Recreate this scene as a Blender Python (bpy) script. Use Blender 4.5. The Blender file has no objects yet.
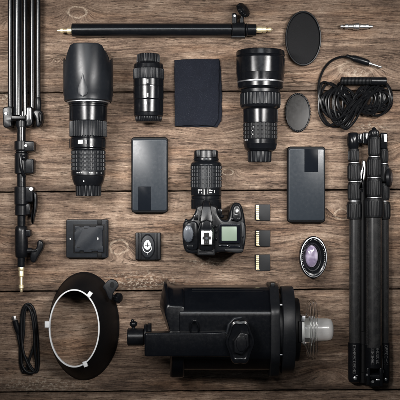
import bpy, bmesh, math, random
from mathutils import Vector, noise as mnoise
random.seed(7)
PI = math.pi
C = bpy.context.scene.collection
S = 0.0025            # metres per design unit (the table is laid out on a 400 x 400 grid, y downwards)
H = 1000.0            # camera height in design units

# ------------------------------------------------------------------ camera, world, lamps, exposure
sc = bpy.context.scene
cam_d = bpy.data.cameras.new('camera')
cam = bpy.data.objects.new('camera', cam_d); C.objects.link(cam)
cam.location = (0, 0, H * S)
cam_d.sensor_fit = 'HORIZONTAL'
cam_d.angle = 2 * math.atan(200 / H)
cam_d.clip_start = 0.05; cam_d.clip_end = 100
sc.camera = cam

w = bpy.data.worlds.new('World'); sc.world = w; w.use_nodes = True
bg = w.node_tree.nodes['Background']
bg.inputs[0].default_value = (0.80, 0.90, 1.0, 1); bg.inputs[1].default_value = 0.032

def area(name, loc, aim, sx, sy, power, spread, col):
    l = bpy.data.lights.new(name, 'AREA'); l.shape = 'RECTANGLE'; l.size = sx; l.size_y = sy
    l.energy = power; l.spread = math.radians(spread); l.color = col
    o = bpy.data.objects.new(name, l); C.objects.link(o); o.location = loc
    d = Vector(aim) - Vector(loc)
    o.rotation_euler = d.to_track_quat('-Z', 'Y').to_euler()
    return o
# two strip softboxes with grids, left and right of the table and a little towards its far edge
area('softbox', (-0.74, 0.42, 1.40), (-0.10, 0.11, 0), 0.15, 1.15, 5.4, 47, (1.0, 0.975, 0.95))
area('softbox', (0.74, 0.40, 1.40), (0.03, 0.09, 0), 0.15, 1.15, 4.7, 45, (1.0, 0.975, 0.95))
area('softbox', (0.0, 0.85, 2.2), (-0.02, 0.08, 0), 1.1, 0.12, 0.9, 40, (0.93, 0.97, 1.0))
vs = sc.view_settings
vs.view_transform = 'Standard'; vs.look = 'None'; vs.gamma = 1; vs.exposure = 0.0

# ------------------------------------------------------------------ material helpers
class NT:
    def __init__(s, name):
        s.m = bpy.data.materials.new(name); s.m.use_nodes = True
        s.t = s.m.node_tree; s.b = s.t.nodes['Principled BSDF']
    def n(s, kind, **kw):
        x = s.t.nodes.new(kind)
        for k, v in kw.items(): setattr(x, k, v)
        return x
    def put(s, sock, v):
        if isinstance(v, bpy.types.NodeSocket): s.t.links.new(v, sock)
        elif v is not None: sock.default_value = v
    def ma(s, op, a, b=None, c=None):
        x = s.n('ShaderNodeMath', operation=op)
        s.put(x.inputs[0], a)
        if b is not None: s.put(x.inputs[1], b)
        if c is not None: s.put(x.inputs[2], c)
        return x.outputs[0]
    def xyz(s, a, b, c):
        x = s.n('ShaderNodeCombineXYZ')
        for i, v in enumerate((a, b, c)): s.put(x.inputs[i], v)
        return x.outputs[0]
    def noise(s, vec, scale=1.0, detail=4, rough=0.55, dist=0.0):
        x = s.n('ShaderNodeTexNoise')
        s.put(x.inputs['Vector'], vec); x.inputs['Scale'].default_value = scale
        x.inputs['Detail'].default_value = detail; x.inputs['Roughness'].default_value = rough
        x.inputs['Distortion'].default_value = dist
        return x.outputs[0]
    def mr(s, v, a, b, c, d, smooth=False):
        x = s.n('ShaderNodeMapRange'); x.clamp = True
        if smooth: x.interpolation_type = 'SMOOTHSTEP'
        s.put(x.inputs[0], v)
        for i, q in enumerate((a, b, c, d)): s.put(x.inputs[i + 1], q)
        return x.outputs[0]
    def ramp(s, v, stops):
        x = s.n('ShaderNodeValToRGB'); s.put(x.inputs[0], v)
        e = x.color_ramp.elements
        while len(e) < len(stops): e.new(0.5)
        for el, (p, c) in zip(e, stops): el.position = p; el.color = (*c, 1)
        return x.outputs[0]
    def mix(s, f, a, b, mode='MIX'):
        x = s.n('ShaderNodeMix', data_type='RGBA', blend_type=mode)
        s.put(x.inputs[0], f)
        for i, v in ((6, a), (7, b)):
            if isinstance(v, tuple) and len(v) == 3: v = (*v, 1)
            s.put(x.inputs[i], v)
        return x.outputs[2]
    def coord(s): return s.n('ShaderNodeTexCoord').outputs['Object']
    def bump(s, h, strength, dist):
        x = s.n('ShaderNodeBump'); s.put(x.inputs['Height'], h)
        x.inputs['Strength'].default_value = strength; x.inputs['Distance'].default_value = dist
        s.put(s.b.inputs['Normal'], x.outputs[0])

def mat(name, base, rough=0.5, metal=0.0, grain=900, bump=0.15, dust=0.0, var=0.25, spec=0.5, coat=0.0):
    k = NT(name); co = k.coord()
    n1 = k.noise(co, grain, 3); n2 = k.noise(co, 25, 4); n3 = k.noise(co, 140, 5, 0.7)
    c = k.mix(n2, tuple(x * (1 - var) for x in base), tuple(min(1, x * (1 + var)) for x in base))
    if dust:                                             # specks of dust and small scuffs
        d = k.mr(k.noise(co, 420, 2, 0.5), 0.70, 0.78, 0, dust)
        sm = k.mr(n3, 0.52, 0.75, 0, dust * 0.35)
        c = k.mix(k.ma('MAXIMUM', d, sm), c, (0.22, 0.21, 0.20))
    k.put(k.b.inputs['Base Color'], c)
    k.put(k.b.inputs['Roughness'], k.mr(n3, 0.3, 0.7, max(0.03, rough - 0.035), min(1, rough + 0.035)))
    k.b.inputs['Metallic'].default_value = metal
    k.b.inputs['Specular IOR Level'].default_value = spec
    k.b.inputs['Coat Weight'].default_value = coat
    if bump: k.bump(n1, bump, 0.0006)
    return k.m

M = {}
M['plastic'] = mat('black_plastic', (0.0036, 0.004, 0.005), 0.29, dust=0.035, spec=0.22)
M['satin'] = mat('satin_black_paint', (0.0035, 0.004, 0.005), 0.20, bump=0.02, dust=0.02, spec=0.5)
M['matte'] = mat('matte_black_plastic', (0.0046, 0.0051, 0.0063), 0.38, dust=0.035, spec=0.20)
M['hood'] = mat('hood_plastic', (0.0068, 0.008, 0.0102), 0.33, bump=0.05, dust=0.03, spec=0.24)
M['rubber'] = mat('black_rubber', (0.005, 0.0054, 0.0062), 0.44, dust=0.05, spec=0.16)
M['cord'] = mat('cable_jacket', (0.0032, 0.0034, 0.004), 0.24, bump=0.03, dust=0.02, spec=0.22)
M['gloss'] = mat('gloss_black_metal', (0.0034, 0.0038, 0.0048), 0.19, bump=0.02, dust=0.025, spec=0.22, var=0.1)
M['greyribs'] = mat('dark_grey_rubber', (0.0068, 0.0077, 0.0092), 0.36, dust=0.06, spec=0.20)
M['strobe'] = mat('strobe_housing_paint', (0.0018, 0.0022, 0.0032), 0.22, bump=0.07, dust=0.012, spec=0.30)
M['matteblack'] = mat('flat_black_paint', (0.0028, 0.0028, 0.0032), 0.50, dust=0.012, spec=0.13)
M['brass'] = mat('brass', (1.0, 0.84, 0.56), 0.46, 0.9, bump=0.03, var=0.08)
M['silver'] = mat('bright_steel', (0.62, 0.62, 0.62), 0.36, 1.0, bump=0.04, var=0.10)
M['satinsteel'] = mat('satin_steel', (0.55, 0.56, 0.58), 0.40, 1.0, bump=0.04, var=0.12)
M['white'] = mat('white_print', (0.62, 0.62, 0.60), 0.5, bump=0.0, var=0.10)
M['greyprint'] = mat('grey_print', (0.26, 0.26, 0.26), 0.5, bump=0.0, var=0.3)
M['whitemetal'] = mat('white_enamelled_metal', (0.52, 0.53, 0.54), 0.35, bump=0.05, dust=0.35, var=0.12)
M['gold'] = mat('gold_contact', (0.62, 0.54, 0.34), 0.42, 0.6, bump=0.0, var=0.15)
M['card'] = mat('card_plastic', (0.0085, 0.009, 0.010), 0.5, dust=0.03, spec=0.18)
M['charger'] = mat('charger_plastic', (0.0088, 0.0102, 0.0126), 0.36, dust=0.06, spec=0.18)
M['bay'] = mat('battery_plastic', (0.0115, 0.0135, 0.017), 0.36, dust=0.05, spec=0.12)
M['slate'] = mat('slate_grey_metal', (0.0150, 0.0188, 0.0236), 0.25, 0.0, grain=1500, bump=0.04, var=0.05, dust=0.014, spec=0.26)
M['worn_print'] = mat('worn_grey_print', (0.085, 0.085, 0.085), 0.5, bump=0.0, var=0.8)
M['patch'] = mat('dark_print', (0.0042, 0.0054, 0.0076), 0.24, bump=0.0, var=0.05, spec=0.03)
M['lcd'] = mat('green_liquid_crystal', (0.112, 0.146, 0.112), 0.35, bump=0.0, var=0.08, spec=0.3)
M['glassblack'] = mat('black_glass', (0.003, 0.0035, 0.005), 0.08, bump=0.0)
M['dial'] = mat('grey_dial_metal', (0.032, 0.037, 0.045), 0.30, 0.3, bump=0.05)
def coated_with_reflection():
    k = NT('coated_glass_painted_reflection'); co = k.coord()
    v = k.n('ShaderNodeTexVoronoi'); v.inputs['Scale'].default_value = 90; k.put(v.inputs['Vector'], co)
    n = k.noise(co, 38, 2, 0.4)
    c = k.mix(k.mr(n, 0.40, 0.60, 0, 1, True), (0.13, 0.105, 0.16), (0.42, 0.38, 0.46))  # violet coating; pale patches paint the softbox reflection into the colour
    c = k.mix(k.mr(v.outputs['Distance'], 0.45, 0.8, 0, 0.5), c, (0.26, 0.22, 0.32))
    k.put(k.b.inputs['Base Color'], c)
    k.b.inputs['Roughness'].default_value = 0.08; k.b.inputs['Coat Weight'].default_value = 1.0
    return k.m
M['lensglass'] = coated_with_reflection()
M['ceramic'] = mat('white_ceramic', (0.80, 0.80, 0.77), 0.4, bump=0.05, var=0.06)
M['filterface'] = mat('grey_filter_glass', (0.019, 0.0182, 0.0175), 0.16, bump=0.0, var=0.12, spec=0.2, dust=0.02)

def carbon():
    k = NT('carbon_fibre'); co = k.coord()
    sp = k.n('ShaderNodeSeparateXYZ'); k.put(sp.inputs[0], co)
    # twill: short slanted flecks, broken up so that the weave is never even
    fl = k.noise(k.xyz(k.ma('MULTIPLY', k.ma('ADD', sp.outputs[0], k.ma('MULTIPLY', sp.outputs[1], 0.5)), 1900), k.ma('MULTIPLY', sp.outputs[1], 420), k.ma('MULTIPLY', sp.outputs[2], 300)), 1, 2, 0.5)
    st = k.noise(k.xyz(k.ma('MULTIPLY', sp.outputs[0], 420), k.ma('MULTIPLY', sp.outputs[1], 9), 1.0), 1, 3)
    n = k.noise(co, 60, 4)
    c = k.mix(k.mr(fl, 0.40, 0.62, 0, 1), (0.009, 0.009, 0.0095), (0.026, 0.026, 0.026))
    c = k.mix(k.mr(st, 0.40, 0.66, 0, 0.6), c, (0.006, 0.006, 0.0065))
    c = k.mix(k.mr(n, 0.5, 0.75, 0, 0.3), c, (0.055, 0.053, 0.051))
    k.put(k.b.inputs['Base Color'], c)
    k.put(k.b.inputs['Roughness'], k.mr(fl, 0.4, 0.62, 0.30, 0.24))
    k.b.inputs['Specular IOR Level'].default_value = 0.35
    k.b.inputs['Coat Weight'].default_value = 0.5; k.b.inputs['Coat Roughness'].default_value = 0.16
    return k.m
M['carbon'] = carbon()

def cloth():
    k = NT('navy_microfibre'); co = k.coord()
    sp = k.n('ShaderNodeSeparateXYZ'); k.put(sp.inputs[0], co)
    wv = k.ma('MULTIPLY', k.ma('SINE', k.ma('MULTIPLY', sp.outputs[0], 3800)), k.ma('SINE', k.ma('MULTIPLY', sp.outputs[1], 3800)))
    n = k.noise(co, 45, 5, 0.65)
    f = k.noise(co, 700, 3)
    c = k.mix(n, (0.0030, 0.0038, 0.0066), (0.0072, 0.0088, 0.0142))
    c = k.mix(k.mr(f, 0.58, 0.74, 0, 0.5), c, (0.035, 0.038, 0.048))
    k.put(k.b.inputs['Base Color'], c)
    k.b.inputs['Roughness'].default_value = 0.95
    k.b.inputs['Specular IOR Level'].default_value = 0.15
    k.bump(k.ma('ADD', wv, k.ma('MULTIPLY', f, 2.0)), 0.45, 0.0006)
    return k.m
M['cloth'] = cloth()

def felt():
    k = NT('black_mesh_fabric'); co = k.coord()
    f = k.noise(co, 520, 3, 0.7); n = k.noise(co, 40, 4)
    c = k.mix(f, (0.002, 0.002, 0.0025), (0.011, 0.011, 0.012))
    k.put(k.b.inputs['Base Color'], k.mix(k.mr(n, 0.4, 0.7, 0, 0.5), c, (0.006, 0.006, 0.0065)))
    k.b.inputs['Roughness'].default_value = 0.85
    k.b.inputs['Specular IOR Level'].default_value = 0.2
    k.bump(f, 0.6, 0.0008)
    return k.m
M['felt'] = felt()

def glass(name, rough, col):
    k = NT(name)
    k.b.inputs['Transmission Weight'].default_value = 1.0
    k.b.inputs['Base Color'].default_value = (*col, 1)
    k.b.inputs['IOR'].default_value = 1.45
    n = k.noise(k.coord(), 200, 3)
    k.put(k.b.inputs['Roughness'], k.mr(n, 0.3, 0.7, rough * 0.7, rough * 1.3))
    return k.m
M['glass'] = glass('clear_glass', 0.03, (0.97, 0.98, 0.98))
def frosted():
    k = NT('frosted_glass')
    n = k.noise(k.coord(), 120, 4)
    k.put(k.b.inputs['Base Color'], k.mix(n, (0.66, 0.66, 0.66), (0.78, 0.78, 0.77)))
    k.b.inputs['Transmission Weight'].default_value = 0.7
    k.b.inputs['Roughness'].default_value = 0.30
    k.b.inputs['Coat Weight'].default_value = 0.4
    return k.m
M['frosted'] = frosted()

def wood():
    k = NT('weathered_planks')
    sp = k.n('ShaderNodeSeparateXYZ'); k.put(sp.inputs[0], k.coord())
    X = k.ma('MULTIPLY_ADD', sp.outputs[0], 400, 200); Y = k.ma('MULTIPLY_ADD', sp.outputs[1], -400, 200)
    pid = k.ma('FLOOR', k.ma('DIVIDE', k.ma('ADD', k.ma('MULTIPLY_ADD', X, 0.0065, Y), 8.2), 99.8))
    pz = k.ma('MULTIPLY', pid, 13.7)
    # grain lines are the level lines of v: y, gently waved and lifted round each knot
    wob = k.noise(k.xyz(k.ma('MULTIPLY', X, 0.011), k.ma('MULTIPLY', Y, 0.03), pz), 1, 3, 0.5)
    v = k.ma('MULTIPLY_ADD', wob, 9, Y)
    knots = [(77, 12, 15, 9, 15, 1.0), (119, 247, 15, 11, 17, 0.8), (228, 172, 9, 5, 9, 1.1), (342, 214, 13, 8, -13, 0.8), (357, 68, 26, 13, 17, 0.6),
             (57, 60, 5, 3, 6, 1.0), (215, 130, 30, 14, -8, 0.3), (150, 30, 45, 14, 7, 0.2), (60, 345, 30, 16, -7, 0.3), (318, 240, 26, 10, 6, 0.2), (15, 20, 20, 9, 12, 0.3),
             (330, 370, 30, 11, 12, 0.3), (420, 150, 25, 12, 14, 0.5), (-25, 240, 25, 12, 14, 0.5)]
    core = None; ring = None
    for kx, ky, wx, wy, A, st in knots:
        a = k.ma('DIVIDE', k.ma('SUBTRACT', X, kx), wx); b = k.ma('DIVIDE', k.ma('SUBTRACT', Y, ky), wy)
        d2 = k.ma('ADD', k.ma('MULTIPLY', a, a), k.ma('MULTIPLY', b, b))
        g = k.ma('EXPONENT', k.ma('MULTIPLY', d2, -1))
        v = k.ma('MULTIPLY_ADD', g, A, v)
        if st >= 0.5:
            wobble = k.ma('MULTIPLY_ADD', k.noise(k.xyz(k.ma('MULTIPLY', X, .12), k.ma('MULTIPLY', Y, .12), kx), 1, 3), 0.45, k.ma('SQRT', d2))
            rg = k.ma('MULTIPLY', k.mr(k.ma('ABSOLUTE', k.ma('SUBTRACT', wobble, 0.84)), 0.03, 0.12, 1, 0), st)
            cr = k.ma('MULTIPLY', k.mr(wobble, 0.4, 0.85, 1, 0), st)
            ring = rg if ring is None else k.ma('MAXIMUM', ring, rg)
            core = cr if core is None else k.ma('MAXIMUM', core, cr)
    n_a = k.noise(k.xyz(k.ma('MULTIPLY', X, 0.010), k.ma('MULTIPLY', v, 0.26), pz), 1, 5, 0.62)
    n_b = k.noise(k.xyz(k.ma('MULTIPLY', X, 0.035), k.ma('MULTIPLY', v, 0.75), pz), 1, 5, 0.68)
    n_c = k.noise(k.xyz(k.ma('MULTIPLY', X, 0.16), k.ma('MULTIPLY', v, 2.1), pz), 1, 3, 0.65)
    n_big = k.noise(k.xyz(k.ma('MULTIPLY', X, 0.012), k.ma('MULTIPLY', Y, 0.024), pz), 1, 4, 0.55)
    n_mid = k.noise(k.xyz(k.ma('MULTIPLY', X, 0.055), k.ma('MULTIPLY', Y, 0.11), pz), 1, 5, 0.62)
    n_spk = k.noise(k.xyz(k.ma('MULTIPLY', X, 0.55), k.ma('MULTIPLY', Y, 0.75), pz), 1, 3, 0.7)
    t = k.ma('MULTIPLY_ADD', n_a, 0.50, k.ma('MULTIPLY', n_b, 0.42))
    t = k.ma('MULTIPLY_ADD', n_c, 0.26, t)
    t = k.ma('MULTIPLY_ADD', n_big, 0.34, t)
    t = k.ma('MULTIPLY_ADD', n_mid, 0.22, t)
    col = k.ramp(k.mr(k.ma('MULTIPLY_ADD', k.ma('SUBTRACT', n_spk, 0.5), 0.22, t), 0.62, 1.11, 0, 1), [(0.0, (0.015, 0.0092, 0.0062)), (0.28, (0.062, 0.0385, 0.0262)), (0.50, (0.132, 0.0875, 0.0605)), (0.74, (0.238, 0.169, 0.122)), (1.0, (0.43, 0.335, 0.255))])
    # grey weathering and warmer, browner stretches
    col = k.mix(k.mr(n_mid, 0.48, 0.72, 0, 0.55), col, k.mix(1.0, col, (0.96, 1.02, 1.07), 'MULTIPLY'))
    warm = k.noise(k.xyz(k.ma('MULTIPLY', X, 0.009), k.ma('MULTIPLY', Y, 0.045), k.ma('ADD', pz, 5)), 1, 3)
    col = k.mix(k.mr(warm, 0.52, 0.72, 0, 0.75), col, k.mix(1.0, col, (1.10, 0.92, 0.76), 'MULTIPLY'))
    # saw marks across the grain
    saw = k.noise(k.xyz(k.ma('MULTIPLY_ADD', Y, 0.12, k.ma('MULTIPLY', X, 0.62)), k.ma('MULTIPLY', Y, 0.055), pz), 1, 2)
    sawm = k.mr(k.noise(k.xyz(k.ma('MULTIPLY', X, 0.01), k.ma('MULTIPLY', Y, 0.02), k.ma('ADD', pz, 3)), 1, 2), 0.45, 0.65, 0, 0.55)
    col = k.mix(k.ma('MULTIPLY', k.mr(saw, 0.5, 0.68, 0, 1), sawm), col, k.mix(1.0, col, (0.66, 0.66, 0.68), 'MULTIPLY'))
    # dark cracks along the grain, and pores
    ck = k.noise(k.xyz(k.ma('MULTIPLY', X, 0.007), k.ma('MULTIPLY', v, 0.085), k.ma('ADD', pz, 9)), 1, 4, 0.6)
    ckm = k.mr(k.noise(k.xyz(k.ma('MULTIPLY', X, 0.022), k.ma('MULTIPLY', Y, 0.06), k.ma('ADD', pz, 2)), 1, 3), 0.50, 0.60, 0, 1)
    crack = k.ma('MULTIPLY', k.mr(k.ma('ABSOLUTE', k.ma('SUBTRACT', ck, 0.5)), 0.0, 0.010, 1, 0), ckm)
    pore = k.mr(k.noise(k.xyz(k.ma('MULTIPLY', X, 0.10), k.ma('MULTIPLY', v, 1.35), k.ma('ADD', pz, 4)), 1, 3, 0.6), 0.30, 0.40, 0.85, 0)
    dk = k.ma('MAXIMUM', crack, pore)
    col = k.mix(k.ma('MULTIPLY', dk, 0.86), col, (0.022, 0.015, 0.011))
    # grime worked in along the plank joints
    fr = k.ma('FRACT', k.ma('DIVIDE', k.ma('ADD', k.ma('MULTIPLY_ADD', X, 0.0065, Y), 8.2), 99.8))
    ed = k.ma('MINIMUM', fr, k.ma('SUBTRACT', 1, fr))
    gr = k.ma('MULTIPLY', k.mr(k.ma('MULTIPLY_ADD', k.ma('SUBTRACT', n_mid, 0.5), 0.14, ed), 0.0, 0.10, 1, 0), 0.5)
    col = k.mix(gr, col, (0.034, 0.022, 0.015))
    bl = k.noise(k.xyz(k.ma('MULTIPLY', X, 0.020), k.ma('MULTIPLY', Y, 0.034), k.ma('ADD', pz, 21)), 1, 5, 0.65)
    col = k.mix(k.mr(bl, 0.47, 0.68, 0, 0.7), col, k.mix(1.0, col, (0.50, 0.46, 0.43), 'MULTIPLY'))
    # knots: darker heart, pale sap ring
    col = k.mix(k.ma('MULTIPLY', core, 0.42), col, (0.085, 0.052, 0.034))
    col = k.mix(k.ma('MULTIPLY', ring, k.mr(n_spk, 0.3, 0.6, 0.0, 0.75)), col, (0.36, 0.29, 0.22))
    # pale flaking resin
    fl = None
    for fx, fy, rx, ry in ((140, 281, 34, 8), (40, 384, 42, 7), (210, 262, 20, 5), (97, 62, 14, 7), (8, 98, 12, 8), (357, 72, 10, 5), (372, 128, 14, 5)):
        a = k.ma('DIVIDE', k.ma('SUBTRACT', X, fx), rx); b = k.ma('DIVIDE', k.ma('SUBTRACT', Y, fy), ry)
        g = k.ma('EXPONENT', k.ma('MULTIPLY', k.ma('ADD', k.ma('MULTIPLY', a, a), k.ma('MULTIPLY', b, b)), -1))
        fl = g if fl is None else k.ma('MAXIMUM', fl, g)
    fl = k.ma('MULTIPLY', fl, k.mr(k.noise(k.xyz(k.ma('MULTIPLY', X, 0.28), k.ma('MULTIPLY', Y, 0.42), 3.0), 1, 4, 0.7), 0.50, 0.60, 0, 1))
    col = k.mix(k.ma('MULTIPLY', fl, 0.5), col, (0.46, 0.40, 0.32))
    spk = k.mr(n_spk, 0.70, 0.78, 0, 0.5)
    col = k.mix(spk, col, (0.36, 0.31, 0.25))
    k.put(k.b.inputs['Base Color'], col)
    k.put(k.b.inputs['Roughness'], k.mr(n_b, 0.3, 0.7, 0.80, 0.62))
    k.b.inputs['Specular IOR Level'].default_value = 0.28
    hgt = k.ma('MULTIPLY_ADD', n_b, 0.6, k.ma('MULTIPLY', n_c, 0.5))
    hgt = k.ma('SUBTRACT', hgt, k.ma('MULTIPLY', dk, 0.9))
    k.bump(hgt, 0.8, 0.0022)
    return k.m
M['wood'] = wood()

# ------------------------------------------------------------------ mesh builder (design units: x right, y down, z up)
def rrect(x0, y0, x1, y1, r, n=6):
    pts = []
    for cx, cy, a0 in ((x1 - r, y0 + r, -PI / 2), (x1 - r, y1 - r, 0), (x0 + r, y1 - r, PI / 2), (x0 + r, y0 + r, PI)):
        for i in range(n + 1):
            a = a0 + PI / 2 * i / n
            pts.append((cx + r * math.cos(a), cy + r * math.sin(a)))
    return pts
def ell(cx, cy, rx, ry, n=48, rot=0):
    out = []
    for i in range(n):
        a = 2 * PI * i / n; x = rx * math.cos(a); y = ry * math.sin(a)
        out.append((cx + x * math.cos(rot) - y * math.sin(rot), cy + x * math.sin(rot) + y * math.cos(rot)))
    return out
def cr(p0, p1, p2, p3, t):
    return 0.5 * ((2 * p1) + (p2 - p0) * t + (2 * p0 - 5 * p1 + 4 * p2 - p3) * t * t + (3 * p1 - p0 - 3 * p2 + p3) * t ** 3)
def spline(pts, n=6, closed=False):
    P = [Vector(p) for p in pts]; out = []
    L = len(P)
    for i in range(L if closed else L - 1):
        g = (lambda j: P[j % L]) if closed else (lambda j: P[max(0, min(L - 1, j))])
        for q in range(n): out.append(cr(g(i - 1), g(i), g(i + 1), g(i + 2), q / n))
    if not closed: out.append(P[-1])
    return out
def steps(segs, c=0.5):
    out = []
    for s in segs:
        y0, y1, r = s[:3]; d = s[3] if len(s) > 3 else 0
        cc = min(c, abs(y1 - y0) / 3)
        sg = 1 if y1 > y0 else -1
        out += [(y0, r - cc, d), (y0 + sg * cc, r, d), (y1 - sg * cc, r, d), (y1, r - cc, d)]
    return out

class B:
    def __init__(s): s.bm = bmesh.new()
    def rings(s, R, c0=True, c1=True, closed=False, loop=True):
        bm = s.bm; V = [[bm.verts.new(p) for p in r] for r in R]
        n = len(V[0]); m = len(V)
        for i in range(m if closed else m - 1):
            a = V[i]; b = V[(i + 1) % m]
            for j in range(n if loop else n - 1):
                try: bm.faces.new((a[j], a[(j + 1) % n], b[(j + 1) % n], b[j]))
                except ValueError: pass
        if not closed and loop:
            if c0: bm.faces.new(V[0][::-1])
            if c1: bm.faces.new(V[-1])
        return s
    def prism(s, pts, z0, z1, b=0.6, b0=0.0, nb=3, tilt=None):
        n = len(pts); P = [Vector((p[0], p[1])) for p in pts]
        area2 = sum(P[i].x * P[(i + 1) % n].y - P[(i + 1) % n].x * P[i].y for i in range(n))
        sg = 1 if area2 > 0 else -1
        N = []
        for i in range(n):
            e1 = (P[i] - P[i - 1]); e2 = (P[(i + 1) % n] - P[i])
            if e1.length < 1e-6: e1 = e2
            if e2.length < 1e-6: e2 = e1
            n1 = Vector((e1.y, -e1.x)).normalized(); n2 = Vector((e2.y, -e2.x)).normalized()
            m = n1 + n2
            m = m.normalized() if m.length > 1e-6 else n1
            N.append(m * sg / max(0.5, m.dot(n1)))
        def ring(ins, z):
            zz = (lambda q: z) if tilt is None else (lambda q: z + tilt(q.x, q.y))
            return [((P[i] - N[i] * ins).x, (P[i] - N[i] * ins).y, zz(P[i])) for i in range(n)]
        R = []
        if b0: R += [ring(b0, z0), ring(0, z0 + b0)]
        else: R.append(ring(0, z0))
        if b:
            for i in range(nb + 1):
                a = PI / 2 * i / nb
                R.append(ring(b * (1 - math.cos(a)), z1 - b + b * math.sin(a)))
        else: R.append(ring(0, z1))
        return s.rings(R)
    def box(s, x0, y0, x1, y1, z0, z1, b=0.4):
        return s.prism([(x0, y0), (x1, y0), (x1, y1), (x0, y1)], z0, z1, b)
    def lathe(s, p0, d, prof, n=40, fl=0, su=1.0, sw=1.0, duty=0.5, c0=True, c1=True, up=(0, 0, 1)):
        p0 = Vector(p0); d = Vector(d).normalized(); up = Vector(up)
        if abs(d.dot(up)) > 0.95: up = Vector((0, 1, 0))
        u = d.cross(up).normalized(); ww = u.cross(d).normalized()
        if fl: n = fl * 4
        R = []
        for q in prof:
            t, r = q[0], q[1]; dep = q[2] if len(q) > 2 else 0
            ring = []
            for j in range(n):
                if fl:
                    ph = (0.0, 0.15, duty, duty + 0.15)[j % 4]
                    a = 2 * PI * ((j // 4) + ph) / fl
                    rr = r - (dep if j % 4 in (0, 3) else 0)
                else: a = 2 * PI * j / n; rr = r
                ring.append(p0 + d * t + u * (rr * su * math.cos(a)) + ww * (rr * sw * math.sin(a)))
            R.append(ring)
        return s.rings(R, c0, c1)
    def vert(s, cx, zc, prof, **k): return s.lathe((cx, 0, zc), (0, 1, 0), prof, **k)
    def horz(s, cy, zc, prof, **k): return s.lathe((0, cy, zc), (1, 0, 0), prof, **k)
    def loft(s, R, n=72, c0=True, c1=True, closed=False, fl=0, dep=0):
        out = []
        for q in R:
            cx, cy, rx, ry, z = q[:5]; tx = q[5] if len(q) > 5 else 0; dd = q[6] if len(q) > 6 else 0
            ring = []
            for j in range(n):
                a = 2 * PI * j / n
                k = (1 if (j // 2) % 2 else -1) * dd
                ring.append((cx + (rx + k) * math.cos(a), cy + (ry + k) * math.sin(a), z + tx * math.sin(a)))
            out.append(ring)
        return s.rings(out, c0, c1, closed)
    def tube(s, path, r, n=10, closed=False, flat=1.0):
        P = [Vector(p) for p in path]; L = len(P); R = []
        prev = Vector((0, 0, 1))
        for i, p in enumerate(P):
            t = (P[(i + 1) % L] - P[i - 1]) if closed else (P[min(L - 1, i + 1)] - P[max(0, i - 1)])
            t.normalize()
            u = t.cross(prev)
            if u.length < 1e-3: u = t.cross(Vector((1, 0, 0)))
            u.normalize(); v = u.cross(t).normalized()
            rr = r[i] if isinstance(r, (list, tuple)) else r
            R.append([p + u * (rr * math.cos(2 * PI * j / n)) + v * (rr * flat * math.sin(2 * PI * j / n)) for j in range(n)])
        return s.rings(R, True, True, closed)
    def ball(s, c, rx, ry, rz, n=24, m=12):
        R = []
        for i in range(1, m):
            a = PI * i / m
            R.append([(c[0] + rx * math.sin(a) * math.cos(2 * PI * j / n), c[1] + ry * math.sin(a) * math.sin(2 * PI * j / n), c[2] + rz * math.cos(a)) for j in range(n)])
        return s.rings(R)

class Thing:
    def __init__(s, name, label, cat, cx, cy, zc=0, group=None, single=False):
        s.f = (H - zc) / H; s.c = (cx, cy); s.name = name; s.root = None; s.single = single
        s.loc = s.W(cx, cy, 0)
        s.meta = (label, cat, group)
        if not single:
            o = bpy.data.objects.new(name, None); C.objects.link(o); o.empty_display_size = 0.02
            o.location = s.loc; s.root = o; s.tag(o)
    def tag(s, o):
        o['label'] = s.meta[0]; o['category'] = s.meta[1]
        if s.meta[2]: o['group'] = s.meta[2]
    def W(s, x, y, z): return Vector(((x - 200) * s.f * S, (200 - y) * s.f * S, z * S))
    def part(s, name, b, m, parent=None, label=None, sharp=38, recalc=True, flat=False):
        bm = b.bm
        for v in bm.verts: v.co = s.W(*v.co) - s.loc
        if recalc: bmesh.ops.recalc_face_normals(bm, faces=bm.faces)
        me = bpy.data.meshes.new(name); bm.to_mesh(me); bm.free()
        if not flat:
            for p in me.polygons: p.use_smooth = True
            me.set_sharp_from_angle(angle=math.radians(sharp))
        me.materials.append(M[m])
        o = bpy.data.objects.new(name, me); C.objects.link(o)
        if s.single and s.root is None:
            o.location = s.loc; s.root = o; s.tag(o)
        else: o.parent = parent or s.root
        if label: o['label'] = label
        return o

# ------------------------------------------------------------------ the table top
def tabletop():
    b = B()
    seams = [-506.9, -407.1, -307.3, -207.5, -107.8, -8.2, 91.6, 190.8, 290.4, 391.2, 491, 590.8, 690.6, 790.4, 890.2]
    rnd = random.Random(3)
    for i in range(len(seams) - 1):
        n = 480; x0, x1 = -700, 1100
        def edge(y, g, sd):
            out = []
            for q in range(n + 1):
                x = x0 + (x1 - x0) * q / n
                jig = mnoise.noise(Vector((x * 0.03, sd * 5.1, 0))) * 0.55 + mnoise.noise(Vector((x * 0.17, sd * 3.7, 4))) * 0.35
                out.append((x, y + (200 - x) * 0.0065 + g + jig))
            return out
        top = edge(seams[i], 0.62 if seams[i] != 391.2 else 0.8, i * 2 + 1); bot = edge(seams[i + 1], -0.62, i * 2 + 2)
        zt = -0.05 - 0.25 * rnd.random()
        def row(pts, dy, z): return [(x, y + dy, z) for x, y in pts]
        R = [row(top, 0, -9), row(top, 0, zt - 1.0), row(top, 0.35, zt - 0.3), row(top, 1.1, zt)]
        R += [[(a[0], a[1] + 1.1 + (c[1] - a[1] - 2.2) * k / 8, zt) for a, c in zip(top, bot)] for k in range(1, 8)]
        R += [row(bot, -1.1, zt), row(bot, -0.35, zt - 0.3), row(bot, 0, zt - 1.0), row(bot, 0, -9)]
        b.rings(R, loop=False)
    b.box(-700, -500, 1100, 884, -14, -9.0, 0)
    t = Thing('tabletop', '', '', 200, 200, 0, single=True)
    o = t.part('tabletop', b, 'wood', recalc=True)
    for k in ('label', 'category'): del o[k]
    o['kind'] = 'structure'
tabletop()
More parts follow.
